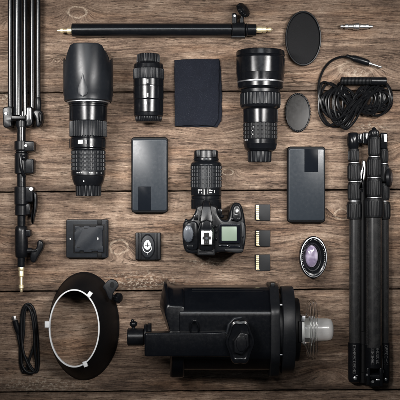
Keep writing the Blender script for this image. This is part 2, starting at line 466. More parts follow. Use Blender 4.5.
# ------------------------------------------------------------------ telescopic light stand, left
def light_stand():
    t = Thing('light_stand', 'folded black light stand with three clamp joints and a brass spigot, along the left edge', 'light stand', 21, 140, 8)
    for x, r, z, y1 in ((10.6, 2.6, 9, 112), (25.6, 2.3, 11, 116), (31.6, 3.1, 4, 118)):
        b = B(); b.vert(x, z, [(-60, r), (y1, r)], n=24); t.part('leg', b, 'satin')
    b = B(); b.vert(38.2, 7, [(-60, 2.3), (99, 2.3)], n=24); t.part('brace', b, 'satin')
    b = B(); b.vert(18.6, 12, [(-60, 4.5), (115.5, 4.5)], n=32); t.part('pole', b, 'satin')
    b = B(); b.vert(21.6, 9, [(112, 4.6), (186, 4.6)], n=32); b.vert(21.6, 9, [(184, 4.2), (228, 4.2)], n=32)
    b.vert(21.4, 9, [(226, 3.9), (266.5, 3.9)], n=32); t.part('lower_tube', b, 'satin')
    # collar casting that carries the legs
    b = B(); b.prism(spline([(4.2, 108.5), (13, 107.5), (14, 116), (26, 116), (27, 108), (33, 108), (33.5, 120), (32, 126), (27, 126.5), (26, 121.5), (13, 121.5), (12.5, 127), (5, 127.5), (4, 118)], 4, True), 1, 14, 1.2)
    b.box(12.6, 116.4, 26.8, 120.2, 10, 17, 0.8); b.vert(21.6, 9, steps([(121, 127.5, 5.6)]), n=32)
    co = t.part('collar', b, 'plastic')
    b = B(); b.lathe((7.2, 114, 13), (0, 0, 1), steps([(0, 2.2, 1.7)], .4), n=20); t.part('rivet', b, 'satinsteel', co)
    for x in (28.4, 30.7): b = B(); b.box(x, 108.5, x + 1.1, 120, 13.6, 14.4, .2); t.part('highlight_strip', b, 'satinsteel', co)  # bright steel strips put in for the highlights on the bracket
    # leg brace end and wing knob
    b = B(); b.vert(38.4, 8, [(97.5, 2.4), (100, 3), (108, 3.1), (110, 2.6)], n=20)
    b.prism(spline([(33.5, 112), (37, 109.5), (42, 111), (43.8, 117), (42.5, 124), (39.5, 127.5), (36.8, 126), (36, 119), (34, 115)], 5, True), 3, 13.5, 1.8)
    b.prism(spline([(39.6, 113), (42.4, 114.5), (42.6, 121), (40.6, 124), (39.4, 119)], 4, True), 12, 15.4, 1.2)
    t.part('wing_knob', b, 'plastic')
    # first clamp
    b = B(); b.vert(21.8, 9, steps([(141, 150.5, 7.2), (150.5, 153, 6.2), (153, 174, 7.0)], .8), n=36); b.prism(rrect(24, 141.5, 35, 151.5, 1.5), 2, 14.5, 1); b.prism(rrect(25, 159, 34.6, 173.5, 1.6), 2, 14, 1)
    c1 = t.part('clamp', b, 'plastic')
    b = B(); b.lathe((27, 146, 13.8), (0, 0, 1), steps([(0, 1.6, 1.6)], .4), n=16); t.part('screw', b, 'silver', c1)  # bright steel disc put in for the knob's highlight, no real screw
    b = B(); b.tube(spline([(23, 154.5, 16.5), (22.3, 163, 17.2), (23.6, 171, 16.8), (26.6, 177.5, 15)], 6), [1.0 + .9 * math.sin(PI * min(1, i / 17)) for i in range(19)], 10); b.ball((25.4, 158, 16), 2.1, 2.8, 2.2)
    t.part('lever', b, 'gloss', c1)
    # second clamp with lever
    b = B(); b.vert(21.6, 9, steps([(186.5, 205, 7.0), (205, 215.5, 6.6)], .8), n=36); b.prism(rrect(25, 186.5, 33.6, 202, 1.5), 2, 13.5, 1); b.box(26, 204, 30.5, 214.5, 3, 12.5, .6)
    c2 = t.part('clamp', b, 'plastic')
    b = B(); b.lathe((32.2, 189, 12.6), (0, 0, 1), steps([(0, 2.2, 2.3)], .5), n=18); t.part('screw', b, 'silver', c2)
    b = B(); b.prism(spline([(33.4, 192), (36.4, 193), (37.4, 200), (36.8, 209), (34.8, 218), (33.4, 224), (31.8, 222), (31.6, 214), (33.2, 208), (34, 200)], 5, True), 5, 12, 1.3)
    t.part('lever', b, 'plastic', c2)
    # third clamp, a waisted sleeve with a T handle
    b = B(); b.vert(21.6, 9, [(226, 5.2), (226.8, 6.0), (231, 6.6), (241, 6.7), (252, 6.5), (256.5, 5.9), (257.5, 5.0)], n=36); b.prism(rrect(26, 229.5, 31.4, 236.5, 1.4), 4, 13, .9)
    b.lathe((26.5, 250.5, 9), (1, 0, 0), steps([(0, 6.2, 2.7)], .5), n=20)
    c3 = t.part('clamp', b, 'plastic')
    b = B(); b.prism(spline([(38.2, 241.5), (41, 239.8), (43.8, 242), (44, 247), (41.6, 252), (38.6, 257), (35.6, 262), (31.8, 261.4), (31, 256), (32.4, 250.5), (36.8, 248)], 5, True), 4, 14, 1.7)
    b.prism(spline([(33, 249.5), (37, 249), (37.4, 251), (33.2, 252)], 3, True), 13.2, 15.2, .7)
    t.part('handle', b, 'plastic', c3)
    b = B(); b.vert(21.5, 9, [(265.5, 2.6), (266, 2.95), (270, 2.95), (271, 2.4), (272, 2.7), (276, 2.7), (277, 1.7), (284.5, 1.7), (285.2, 2.6), (288, 2.6), (288.8, 1.5), (291.2, 1.4), (292.2, .7)], n=28)
    t.part('spigot', b, 'brass')
light_stand()

# ------------------------------------------------------------------ telescopic boom rod, top
def boom_rod():
    t = Thing('extension_rod', 'black telescopic rod lying across the top, brass tips at both ends and a round knob', 'rod', 164, 30, 7)
    b = B(); b.horz(30, 7, [(72, 6.0), (72.6, 6.6), (231, 6.6)], n=40); b.horz(30, 7, [(230, 6.0), (255.6, 6.0), (256.2, 5.5)], n=40); t.part('rod', b, 'satin')
    b = B(); b.horz(30.6, 7, [(57, 0.625), (58, 1.25), (60.3, 1.5), (60.8, 2.75), (63, 2.875), (63.8, 1.875), (67, 1.875), (67.6, 3.0), (72.4, 3.125)], n=24); t.part('spigot', b, 'brass')
    b = B(); b.horz(29.6, 7, [(255.8, 3.25), (261.4, 3.375), (262, 2.625), (263, 3.125), (265.8, 3.125), (266.5, 1.875), (268, 1.75), (268.4, 2.375), (270.5, 2.375), (271.5, 1.375), (272.4, 0.75)], n=24); t.part('spigot', b, 'brass')
    b = B(); b.horz(30.2, 7.4, steps([(231.5, 245, 7.9), (245, 247.5, 6.6)], .9), n=40); b.prism(rrect(231.8, 13.8, 236.6, 27, 1.4), 4, 11.5, 1); b.prism(rrect(239.5, 18, 243.6, 27, 1.2), 4, 11, 1)
    b.box(231.2, 36.4, 245, 38.4, 5, 12.5, .5)
    c = t.part('clamp', b, 'plastic')
    b = B(); b.lathe((234.4, 16.8, 11), (0, 0, 1), steps([(0, 1.5, 1.5)], .4), n=18); t.part('screw', b, 'silver', c)
    b = B(); d = Vector((.70, -.50, .62)).normalized()
    b.lathe(Vector((243, 10.5, 9)) - d * 2.4, d, [(0, 5), (.4, 7.2, .2), (1.0, 7.9, .7), (3.6, 7.9, .7), (4.4, 7.3, .3), (4.8, 6)], fl=16)
    b.lathe(Vector((243, 10.5, 9)) + d * 2.2, d, [(0, 4.6), (.7, 4.2), (.9, 3.4), (.5, 2.0)], n=24)
    b.lathe((241.6, 22, 7.5), (.12, -1, .12), [(0, 1.8), (9, 1.8)], n=16)
    t.part('knob', b, 'plastic', c)
boom_rod()

# ------------------------------------------------------------------ lenses
def marks(t, par, items, m='white'):
    b = B()
    for x0, y0, x1, y1, z in items: b.box(x0, y0, x1, y1, z - .5, z, 0)
    return t.part('marking', b, m, par, flat=True)
def curved_patch(b, cx, zc, r, x0, x1, y0, y1, lift=.25, n=8):
    """thin patch that follows a barrel lying along y"""
    a0 = math.asin((x0 - cx) / r); a1 = math.asin((x1 - cx) / r)
    def row(y, rr): return [(cx + rr * math.sin(a0 + (a1 - a0) * i / n), y, zc + rr * math.cos(a0 + (a1 - a0) * i / n)) for i in range(n + 1)]
    b.rings([row(y0, r - .4), row(y0, r + lift), row(y1, r + lift), row(y1, r - .4)], loop=False)
    for xx in (0, -1):
        A = [row(y0, r - .4)[xx], row(y0, r + lift)[xx], row(y1, r + lift)[xx], row(y1, r - .4)[xx]]
        b.bm.faces.new([b.bm.verts.new(p) for p in A])

def hooded_lens():
    cx, zc = 88.4, 25.0
    t = Thing('zoom_lens', 'long black zoom lens wearing a petal shaped hood, a pale ring below the hood', 'lens', cx, 120, 24)
    # petal hood: cylinder with a cut rim
    r, th = 24.9, 1.3
    def rim(a):
        a = abs(math.degrees(a))
        a = a if a <= 90 else 180 - a
        K = [(0, 46.6), (30, 46.8), (40, 48.6), (47, 53), (52, 56.0), (56, 59.6), (60, 62.6), (64, 63.6), (70, 62.0), (78, 59.6), (90, 58.0)]
        for (p, y), (q, v) in zip(K, K[1:]):
            if p <= a <= q: return y + (v - y) * (a - p) / (q - p)
    n = 144; b = B(); R = []
    for (rr, fr) in [(r - 2.2, 0), (r - 1.0, .02), (r - .8, .12), (r - .2, .15), (r, .5), (r - .1, .97), (r - .4, 1), (r - th, 1), (r - th, .5), (r - th - .8, .1), (r - 5.5, .02)]:
        R.append([(cx + rr * math.sin(a), 102.0 + (rim(a if a <= PI else 2 * PI - a) - 102.0) * fr, zc + rr * math.cos(a)) for a in [2 * PI * j / n for j in range(n)]])
    b.rings(R, False, False)
    hd = t.part('lens_hood', b, 'hood')
    # teardrop moulding on top of the hood
    b = B(); rows = []
    prof = [(76, .1), (79, .9), (83, 1.9), (87, 3.2), (91, 4.6), (94, 4.9), (97, 4.0), (98.6, 1.8), (99.2, .1)]
    for y, hw in prof:
        rows.append([(cx - 2.6 + hw * q, y, zc + (r + .08 + .14 * (1 - abs(q) ** 2.2)) * math.cos(math.asin(min(.9, abs(-2.6 + hw * q) / r)))) for q in [-1 + i / 5 for i in range(11)]])
    b.rings(rows, loop=False); t.part('moulding', b, 'hood', hd)
    b = B(); b.vert(cx, zc, [(101.4, 19.5), (101.9, 21.6), (102.9, 21.6), (103.4, 20.2)], n=72); t.part('ring', b, 'satinsteel')
    b = B(); b.vert(cx, zc, steps([(103.2, 105.0, 20.1), (105.0, 107, 19.3), (107, 121.6, 19.0)], .5), n=72); t.part('front_barrel', b, 'gloss', sharp=13)
    b = B(); b.vert(cx, zc, [(121.4, 17.8), (121.8, 18.4, .2), (122.4, 18.8, .8), (136.4, 18.8, .8), (137, 18.3, .2), (137.3, 17.6)], fl=44); t.part('zoom_ring', b, 'greyribs')
    b = B(); b.vert(cx, zc, steps([(137.2, 139, 17.2), (139, 148.5, 18.1), (148.5, 150.4, 17.2)], .6), n=72); b.prism(rrect(69.6, 138.6, 75, 148.6, 1.2), 12, 27, 1); bar = t.part('switch_panel', b, 'gloss')
    b = B(); curved_patch(b, cx, zc, 18.1, 80.2, 85, 141, 144.6, .3); t.part('window', b, 'white', bar, flat=True)
    b = B(); curved_patch(b, cx, zc, 18.1, 87.2, 90.6, 141, 145, .3); curved_patch(b, cx, zc, 18.1, 78, 100, 147.2, 147.6, .15); t.part('window', b, 'glassblack', bar, flat=True)
    pr = [(150.2, 16.2), (150.6, 16.9)]
    for i in range(5):
        y = 151.2 + i * 4.0; pr += [(y, 16.7), (y + .3, 17.3, .7), (y + 3.0, 17.3, .7), (y + 3.3, 16.7)]
    pr += [(171.2, 16.8)]
    b = B(); b.vert(cx, zc, pr, fl=26); t.part('focus_ring', b, 'greyribs')
    b = B(); b.vert(cx, zc, [(171, 16.9), (171.4, 17.1), (175.6, 17.0), (176, 16.4), (180, 15.8), (184, 14.2), (185.6, 13.4)], n=72); rb = t.part('rear_barrel', b, 'plastic')
    b = B()
    for x0, x1, y in ((78.5, 80, 172.6), (80.6, 82.2, 172.6), (83, 84.2, 172.6), (91, 92.4, 172.6), (93, 94.6, 172.6), (98, 98.8, 172.8), (102, 102.6, 172.8)): curved_patch(b, cx, zc, 17.1, x0, x1, y, y + 1.1, .1, 2)
    t.part('marking', b, 'greyprint', rb, flat=True)
    b = B(); b.lathe((85.6, 181.4, zc + 14.9), (0, 0, 1), [(0, .7), (.5, .7)], n=12); t.part('index_dot', b, 'white', rb)
    b = B(); b.vert(cx + .2, zc, [(185.3, 12.2), (185.8, 12.8, .2), (186.6, 12.9, .9), (194.8, 12.7, .9), (195.8, 12.2, .2), (196.2, 11.4)], fl=20); t.part('rear_cap', b, 'matte')
hooded_lens()

def wide_hood_lens():
    cx, zc = 260.3, 24.6
    t = Thing('zoom_lens', 'black lens with a wide round front barrel and a white stripe, right of the cloth', 'lens', cx, 105, 24)
    b = B(); b.vert(cx, zc, [(51.4, 19.5), (51.0, 22.4), (51.3, 23.4), (52.2, 24.1), (56.4, 24.4), (57, 23.9), (58, 23.6), (58.6, 24.1), (59.2, 24.3), (74, 24.3), (74.3, 24.0), (80.2, 23.3), (81.6, 23.2), (82, 22.7)], n=96); b.vert(cx, zc, [(83.2, 22.7), (83.6, 23.0), (87.6, 22.9), (89.2, 21.9), (90, 20.6)], n=96)
    fb = t.part('lens_hood', b, 'gloss', sharp=13)
    b = B(); b.vert(cx, zc, [(81.7, 22.4), (81.9, 23.1), (83.1, 23.1), (83.3, 22.4)], n=96); t.part('stripe', b, 'satinsteel', fb)
    b = B(); b.vert(cx, zc, steps([(89.6, 93.8, 19.6)], .5), n=72); t.part('collar', b, 'plastic')
    b = B(); b.vert(cx, zc, [(93.6, 19.2), (94, 20, .2), (94.8, 20.3, .7), (105, 20.3, .7), (105.6, 19.8, .2), (106, 19.3)], fl=30, duty=.6); t.part('focus_ring', b, 'greyribs')
    b = B(); b.vert(cx, zc, [(105.8, 19.6), (106.4, 19.9), (107.6, 19.6), (109, 17.8), (109.6, 17.0), (110.2, 17.4), (123, 17.3), (123.6, 16.8)], n=72); t.part('middle_barrel', b, 'gloss', sharp=13)
    pr = [(123.3, 16.2)]
    for i in range(4):
        y = 123.6 + i * 4.0; pr += [(y, 16.5), (y + .3, 17.1, .6), (y + 3.1, 17.1, .6), (y + 3.4, 16.5)]
    pr += [(139.7, 16.4)]
    b = B(); b.vert(cx, zc, pr, fl=26); t.part('zoom_ring', b, 'rubber')
    b = B(); b.vert(cx, zc, [(139.4, 16.5), (139.8, 17.0), (144, 16.9), (145, 16.5), (148.8, 15.6), (151, 13.6), (151.6, 12.4)], n=72); rb = t.part('rear_barrel', b, 'gloss', sharp=13)
    b = B()
    for x0, x1, y in ((244.6, 245.4, 140), (246.2, 247, 140), (251.5, 252.2, 131), (252, 252.8, 127.5), (251.6, 252.4, 134.6)): curved_patch(b, cx, zc, 17.0, x0, x1, y, y + 1.2, .25, 2)
    t.part('marking', b, 'greyprint', rb, flat=True)
    b = B(); b.vert(cx - .8, zc, [(151.2, 11.2), (151.6, 11.9, .2), (152.4, 12.1, .8), (161, 11.8, .8), (162, 11.3, .2), (162.4, 10.5)], fl=16, duty=.62); t.part('rear_cap', b, 'matte')
wide_hood_lens()

def short_lens():
    cx, zc = 148.6, 15.6
    t = Thing('prime_lens', 'short black lens with caps on both ends, left of the folded navy cloth', 'lens', cx, 88, 15)
    b = B(); b.vert(cx - .3, zc, [(54.2, 9.6), (54.7, 10.8, .2), (55.6, 11.4, .8), (61.5, 11.8, .8), (62.6, 11.8, .8), (63.2, 11.4)], fl=26); t.part('rear_cap', b, 'matte')
    b = B(); b.vert(cx, zc, [(62.8, 12.0), (63.6, 13.6), (65, 14.6), (68.6, 15.0), (69.2, 14.7)], n=72); t.part('mount_barrel', b, 'gloss', sharp=13)
    b = B(); b.vert(cx, zc, [(69, 14.6), (69.4, 15.4, .1), (70, 15.5, .3), (79, 15.5, .3), (79.6, 15.2, .1), (80, 14.8)], fl=60); t.part('focus_ring', b, 'greyribs')
    b = B(); b.vert(cx, zc, steps([(79.8, 86.6, 15.2), (87.3, 99.6, 15.2), (100.2, 113, 14.9)], .35), n=72); mb = t.part('barrel', b, 'gloss', sharp=13)
    b = B()
    for x0, x1, y0, y1 in ((146, 147.4, 81.4, 84.4), (148.3, 149.2, 81.2, 85), (144.4, 144.9, 81.4, 85), (145.8, 147.2, 95, 97.8), (147.8, 149.2, 94.6, 98.4), (143.8, 144.3, 93, 97), (144, 146.2, 90.4, 91), (147.2, 147.9, 103, 106), (145, 146, 104, 105.5)): curved_patch(b, cx, zc, 15.1, x0, x1, y0, y1, .18, 3)
    t.part('marking', b, 'greyprint', mb, flat=True)
    b = B(); curved_patch(b, cx, zc, 15.1, 151, 153.6, 86.7, 87.7, .3, 3); t.part('index_mark', b, 'white', mb, flat=True)
    b = B(); b.vert(cx, zc, [(112.8, 14.2), (113.4, 14.9), (116, 14.6), (117, 13.6)], n=72); t.part('front_ring', b, 'gloss')
    b = B(); b.vert(cx, zc, [(116.8, 12.9), (117.2, 13.4, .3), (119, 13.4, .7), (121, 12.9, .5), (121.8, 12.2, .1), (122.2, 11)], fl=36); t.part('front_cap', b, 'plastic')
short_lens()

def small_lens():
    t = Thing('prime_lens', 'small lens standing upright with a pale violet reflection painted on its glass and bright rings', 'lens', 313, 257, 12)
    b = B(); b.loft([(313.4, 257.6, 12.8, 19.6, 0), (313.3, 257.5, 13.6, 20.6, 1), (313.2, 257.3, 13.9, 21.0, 7), (313.0, 257.2, 13.3, 20.4, 8), (313, 257.2, 13.3, 20.4, 11.5), (313, 257, 13.9, 21.1, 12.4), (313, 257, 13.9, 21.1, 16), (313, 257, 13.3, 20.4, 17), (313, 257, 12.3, 19.0, 17.2), (313, 257, 11.9, 18.4, 16.4), (313, 257, 10.6, 16.6, 16.0), (313, 257, 10.0, 15.8, 15.2), (312.6, 256.8, 8.4, 13.6, 12.6), (312.2, 256.6, 7.2, 11.8, 11), (312, 256.5, 6.6, 11, 9)], n=96)
    bd = t.part('barrel', b, 'gloss', sharp=13)
    b = B(); b.loft([(313, 257, 13.1, 20.0, 16.9), (313, 257, 13.0, 19.9, 17.5), (313, 257, 12.4, 19.2, 17.6), (313, 257, 12.2, 19.0, 16.9)], n=96, c0=False, c1=False, closed=True); t.part('filter_ring', b, 'satinsteel', bd)
    b = B()
    for j in range(54):
        a = 2 * PI * j / 54
        if j % 9 in (4,): continue
        x = 313 + 11.3 * math.cos(a); y = 257 + 17.6 * math.sin(a); h = random.uniform(.25, .6)
        b.prism(ell(x, y, h * .8, h, 8), 15.8, 16.75, 0)
    t.part('marking', b, 'greyprint', bd, flat=True)
    b = B(); b.loft([(312.6, 256.8, 8.9, 14.4, 13.0), (312.5, 256.8, 8.7, 14.2, 13.5), (312.4, 256.8, 8.2, 13.4, 13.2), (312.4, 256.8, 8.1, 13.2, 12.6)], n=72, c0=False, c1=False, closed=True); t.part('retaining_ring', b, 'greyribs', bd)
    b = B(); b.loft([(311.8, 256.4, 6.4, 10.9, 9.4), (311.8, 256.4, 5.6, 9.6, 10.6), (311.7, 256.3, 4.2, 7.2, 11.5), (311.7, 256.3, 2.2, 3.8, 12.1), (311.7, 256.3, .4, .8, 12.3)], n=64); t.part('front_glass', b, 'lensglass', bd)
small_lens()

# ------------------------------------------------------------------ cloth, round filters, spigot
def folded_cloth():
    t = Thing('cleaning_cloth', 'navy black microfibre cloth folded into a rectangle', 'cloth', 198, 93, 3, single=True)
    b = B()
    def layer(pts, z0, z1, sd):
        P = []
        n = len(pts)
        for i in range(n):
            a = Vector(pts[i]); c = Vector(pts[(i + 1) % n])
            for q in range(24):
                p = a.lerp(c, q / 24); s_ = mnoise.noise(Vector((p.x * .12, p.y * .12, sd))) * .55
                P.append((p.x + s_, p.y + mnoise.noise(Vector((p.x * .12, p.y * .12, sd + 9))) * .5))
        cx = sum(p[0] for p in P) / len(P); cy = sum(p[1] for p in P) / len(P)
        def und(x, y): return 1.1 * mnoise.noise(Vector((x * .055, y * .045, sd))) + .45 * mnoise.noise(Vector((x * .2, y * .2, sd)))
        R = []
        for k, z in ((.985, z0), (1.0, (z0 + z1) / 2), (.985, z1 - .15), (.96, z1)): R.append([(cx + (x - cx) * k, cy + (y - cy) * k, z + (und(x, y) if z > z0 else 0)) for x, y in P])
        for k in (.85, .7, .55, .4, .25, .1): R.append([(cx + (x - cx) * k, cy + (y - cy) * k, z1 + und(cx + (x - cx) * k, cy + (y - cy) * k)) for x, y in P])
        b.rings(R)
    layer([(174.4, 60), (220.6, 60.2), (222.2, 95), (221.6, 121.2), (217.0, 127.2), (174.6, 126.4)], 0, 2.2, 1)
    layer([(174.2, 60.4), (186, 59), (219.6, 58.8), (219.0, 90), (218.2, 119.6), (215.6, 123.6), (213.8, 126.2), (196, 125.2), (174.8, 126.2)], 2.0, 4.4, 2)
    t.part('cleaning_cloth', b, 'cloth', sharp=60)
folded_cloth()

def round_filter():
    t = Thing('filter_case', 'large oval black disc with a mesh face and raised rim, right of the wide lens', 'filter', 303.3, 38.4, 3)
    cx, cy = 303.2, 38.5
    b = B(); b.loft([(cx, cy, 17.6, 26.9, 0), (cx, cy, 18.1, 27.5, .8), (cx, cy, 18.1, 27.5, 4.2, 0, .10), (cx, cy, 17.7, 27.0, 4.8), (cx, cy, 16.9, 26.0, 4.9), (cx, cy, 16.5, 25.4, 4.2), (cx, cy, 16.4, 25.3, 1)], n=144); t.part('rim', b, 'matte')
    b = B(); b.loft([(cx, cy, 16.45, 25.4, 1), (cx, cy, 16.4, 25.3, 3.0), (cx, cy, 14.0, 22, 3.5), (cx, cy, 8, 13, 3.2), (cx, cy, 2, 3, 3.0)], n=96); t.part('face', b, 'felt')
    t = Thing('filter', 'small oval grey glass filter in a knurled black ring', 'filter', 297.8, 112.5, 2)
    cx, cy = 297.8, 112.6
    b = B(); b.loft([(cx, cy, 12.3, 19.0, 0), (cx, cy, 12.7, 19.5, .6, 0, .22), (cx, cy, 12.7, 19.5, 3.0, 0, .22), (cx, cy, 12.3, 19, 3.5), (cx, cy, 11.7, 18.2, 3.5), (cx, cy, 11.4, 17.8, 3.0), (cx, cy, 11.3, 17.6, .5)], n=160); t.part('ring', b, 'gloss')
    b = B(); b.loft([(cx, cy, 11.4, 17.7, .6), (cx, cy, 11.35, 17.6, 2.2), (cx, cy, 6, 9, 2.25)], n=96); t.part('glass', b, 'filterface')
round_filter()

def spigot_adapter():
    t = Thing('spigot_adapter', 'small bright steel double ended spigot at the top right', 'spigot', 356, 26.5, 3.4, single=True)
    b = B(); b.horz(26.5, 3.4, [(340, 1.12), (340.4, 1.904), (343, 2.016), (343.6, 1.232), (344.4, 1.232), (345, 2.912), (347.8, 3.024), (348.4, 2.352), (352.6, 2.352), (353.2, 3.136), (354.6, 3.248), (355, 3.808), (358.6, 3.808), (359, 3.136), (360.2, 2.464), (364.4, 2.352), (365, 2.8), (368.2, 2.688), (368.8, 1.344), (369.6, 1.344), (370, 1.792), (372.2, 1.68), (372.8, 0.896)], n=32)
    t.part('spigot_adapter', b, 'silver')
spigot_adapter()
# ------------------------------------------------------------------ cables
def audio_cable():
    t = Thing('audio_cable', 'long black cable coiled in a figure of eight with a steel jack plug, top right', 'cable', 356, 100, 4)
    rnd = random.Random(11)
    b = B(); base = [(330, 84), (320.4, 96), (322, 114), (332, 126), (344, 121), (356, 106), (371, 90), (383, 83), (391.5, 93), (388, 108), (375, 114.5), (358, 108), (342, 92)]
    turns = 20; path = []
    for k in range(turns):
        sx = 1.03 - .030 * ((k * 7) % turns) + rnd.uniform(-.03, .03); sy = 1.04 - .036 * ((k * 5) % turns) + rnd.uniform(-.03, .03)
        ox = rnd.uniform(-1.4, 1.4) + (-6 if k % 5 == 2 else 5 if k % 5 == 4 else 0); oy = rnd.uniform(-1.8, 1.6)
        for i, (x, y) in enumerate(base):
            z = 1.4 + .30 * ((k * 9) % turns) + (2.6 if i in (4, 5, 6) else 0) + rnd.uniform(-.3, .5)
            path.append((min(392, max(319.5, 355.5 + (x - 355.5) * sx + ox + rnd.uniform(-.6, .6))), 102 + (y - 102) * sy + oy + rnd.uniform(-.6, .6), z))
    path = [(352, 101, 2)] + path + [(358, 103, 2)]
    b.tube(spline(path, 7), 1.18, 8)
    lead = spline([(320.5, 104, 5), (318.6, 94, 4.2), (319.2, 82, 2.4), (323.5, 70, 1.6), (331, 61, 1.5), (341, 56.6, 2), (349, 57, 3.2)], 10)
    b.tube(lead, [1.15 + .16 * (i % 2) for i in range(len(lead))], 8)
    t.part('cord', b, 'cord')
    b = B(); hp = []
    for i in range(22 * 12 + 1):
        a = 2 * PI * i / 12; hp.append((340 + 30 * i / (22 * 12), 81.6 + 3.2 * math.sin(a), 9.5 + 3.0 * math.cos(a)))
    b.tube(hp, .85, 6); b.horz(81.6, 9.5, [(339.6, 2.4), (372, 2.5)], n=16)
    t.part('coiled_sleeve', b, 'rubber')
    b = B(); b.lathe((369, 81.6, 9.5), (1, .015, -.05), steps([(0, 16.6, 4.1)], .9), n=24); t.part('strain_relief', b, 'plastic')
    b = B(); d = (.952, .306, 0); b.lathe((346, 55.8, 3.6), d, [(0, 1.3), (.5, 1.9), (2, 2.1), (2.3, 1.8), (3.4, 2.2), (3.7, 1.9), (4.8, 2.4), (5.1, 2.1), (6.4, 2.7), (8, 3.1), (9, 3.4), (17, 3.5), (19, 3.3), (23, 3.2), (24.2, 2.5)], n=28)
    pl = t.part('plug', b, 'plastic')
    b = B(); b.lathe((346, 55.8, 3.6), d, [(23.8, 1.9), (26, 2.0), (26.4, 1.25), (33.4, 1.2), (33.8, .95), (34.6, .95), (35.2, 1.3), (36.6, 1.3), (37.6, .7)], n=20); t.part('tip', b, 'silver', pl)
audio_cable()

def usb_cable():
    t = Thing('data_cable', 'thin black cable looped into a tall bundle with a small silver connector, bottom left', 'cable', 28, 340, 3)
    b = B()
    path = [(17.3, 332, 2.5), (18.5, 340, 2), (21, 349, 1.8), (27, 360, 2.6), (33, 370, 2), (37, 371.5, 1.6), (38.4, 362, 1.4), (37.6, 346, 1.4), (36.4, 328, 1.4), (34, 311, 1.4), (28.5, 304, 1.5), (22.6, 309, 1.5), (20.4, 325, 1.4), (19.8, 345, 1.4), (20, 362, 1.5), (22.5, 371.6, 1.6), (26, 370, 3.2),
            (30, 358, 4.2), (34.4, 344, 4.2), (36, 330, 3.8), (33, 314, 3.6), (27.4, 307.6, 3.6), (24.6, 314, 3.6), (24, 330, 3.4), (22, 348, 3.6), (21.6, 362, 3.4), (25.6, 370.6, 3.8), (33, 372.6, 3.4), (36.4, 366, 3.2), (35.2, 350, 5.4), (34.4, 330, 5.6), (31.4, 312, 5.4), (26.4, 305.6, 5.2), (22.4, 315, 4.6), (21.8, 334, 4.6), (24, 352, 5.8), (29.6, 366, 5.6), (33.6, 371, 4.8)]
    b.tube(spline(path, 8), 1.35, 10); t.part('cord', b, 'rubber')
    b = B(); d = (.26, .96, -.02); b.lathe((14.7, 320.4, 2.6), d, [(0, 2.4), (.5, 2.9), (8, 2.9), (11, 2.6), (13, 1.9), (15, 1.5)], n=20, sw=.85); c = t.part('connector', b, 'plastic')
    b = B(); b.lathe((13.6, 316, 2.6), d, steps([(0, 5, 1.75)], .3), n=4, sw=.7); t.part('tip', b, 'silver', c)
usb_cable()

# ------------------------------------------------------------------ power banks
def power_bank(label, x0, y0, x1, y1, px0, py0, px1, py1):
    t = Thing('power_bank', label, 'power bank', (x0 + x1) / 2, (y0 + y1) / 2, 8, 'slim slate grey power banks')
    b = B(); b.prism(rrect(x0, y0, x1, y1, 3.4, 8), 0, 8.2, 1.4, 1.0, 4); t.part('case', b, 'matteblack')
    b = B(); b.prism(rrect(x0 + 1.1, y0 + 2.2, x1 - 1.1, y1 - 2.2, 2.4, 8), 6.4, 9.2, .9, 0, 4); f = t.part('top_panel', b, 'slate')
    b = B(); b.prism(rrect(px0, py0, px1, py1, .3, 2), 8.6, 9.32, .05); t.part('display', b, 'patch', f)
power_bank('slate grey power bank below the short capped lens, dark panel at its lower end', 131.2, 137.0, 168.0, 212.8, 138, 186.5, 151, 210.4)
power_bank('slate grey power bank below the small round filter, dark panel at its upper end', 287.2, 146.4, 325.4, 222.6, 304.3, 148.8, 318, 172)

# ------------------------------------------------------------------ battery charger and quick release plate
def charger():
    t = Thing('battery_charger', 'flat charcoal battery charger with a square battery seated in it', 'charger', 87, 239, 6)
    b = B(); b.prism(rrect(66.2, 219.4, 108.2, 257.8, 1.8), 0, 7, 1.2, .6); bd = t.part('body', b, 'charger')
    b = B(); b.prism(rrect(73.4, 224, 105.2, 253.2, .8), 6.6, 7.4, .2); b.box(97.6, 220, 101.8, 224.4, 6.5, 8.2, .3); b.box(97.6, 252.4, 101.8, 256.8, 6.5, 8.2, .3); b.box(106.3, 221, 107.4, 256, 6, 8.6, .4); t.part('bay', b, 'matteblack', bd)
    b = B()
    out = [(75, 226), (80, 226), (80, 227.2), (84, 227.2), (84, 225.6), (90, 225.6), (90, 227), (96, 227), (96, 225.6), (103.6, 225.6), (103.6, 230), (102.8, 230), (102.8, 246), (103.6, 246), (103.6, 251.8), (98, 251.8), (98, 250.6), (92, 250.6), (92, 251.8), (84, 251.8), (84, 250.4), (80, 250.4), (80, 251.6), (75, 251.6), (75, 246), (75.8, 246), (75.8, 240), (74.8, 240), (74.8, 232), (75.8, 232), (75.8, 229), (75, 229)]
    b.prism(out, 6.6, 9.6, .3); bt = t.part('battery', b, 'bay')
    for x, y, x1, y1 in ((78.4, 228.6, 80, 229.2), (77.4, 247, 80.6, 247.6), (99, 227.6, 102, 228.2), (98.4, 248.6, 101.8, 249.2), (84.5, 228, 88, 228.5), (90, 249.2, 94, 249.7)): b = B(); b.box(x, y, x1, y1, 9.4, 9.72, 0); t.part('groove', b, 'matteblack', bt, flat=True)
    b = B(); b.prism(ell(98.2, 238.6, .75, 1.5, 12), 9.4, 9.8, .05); t.part('marking', b, 'greyprint', bt)
    b = B(); b.prism(ell(70.4, 238.8, .6, .9, 12), 6.8, 7.25, .05); t.part('indicator', b, 'white', bd)
charger()

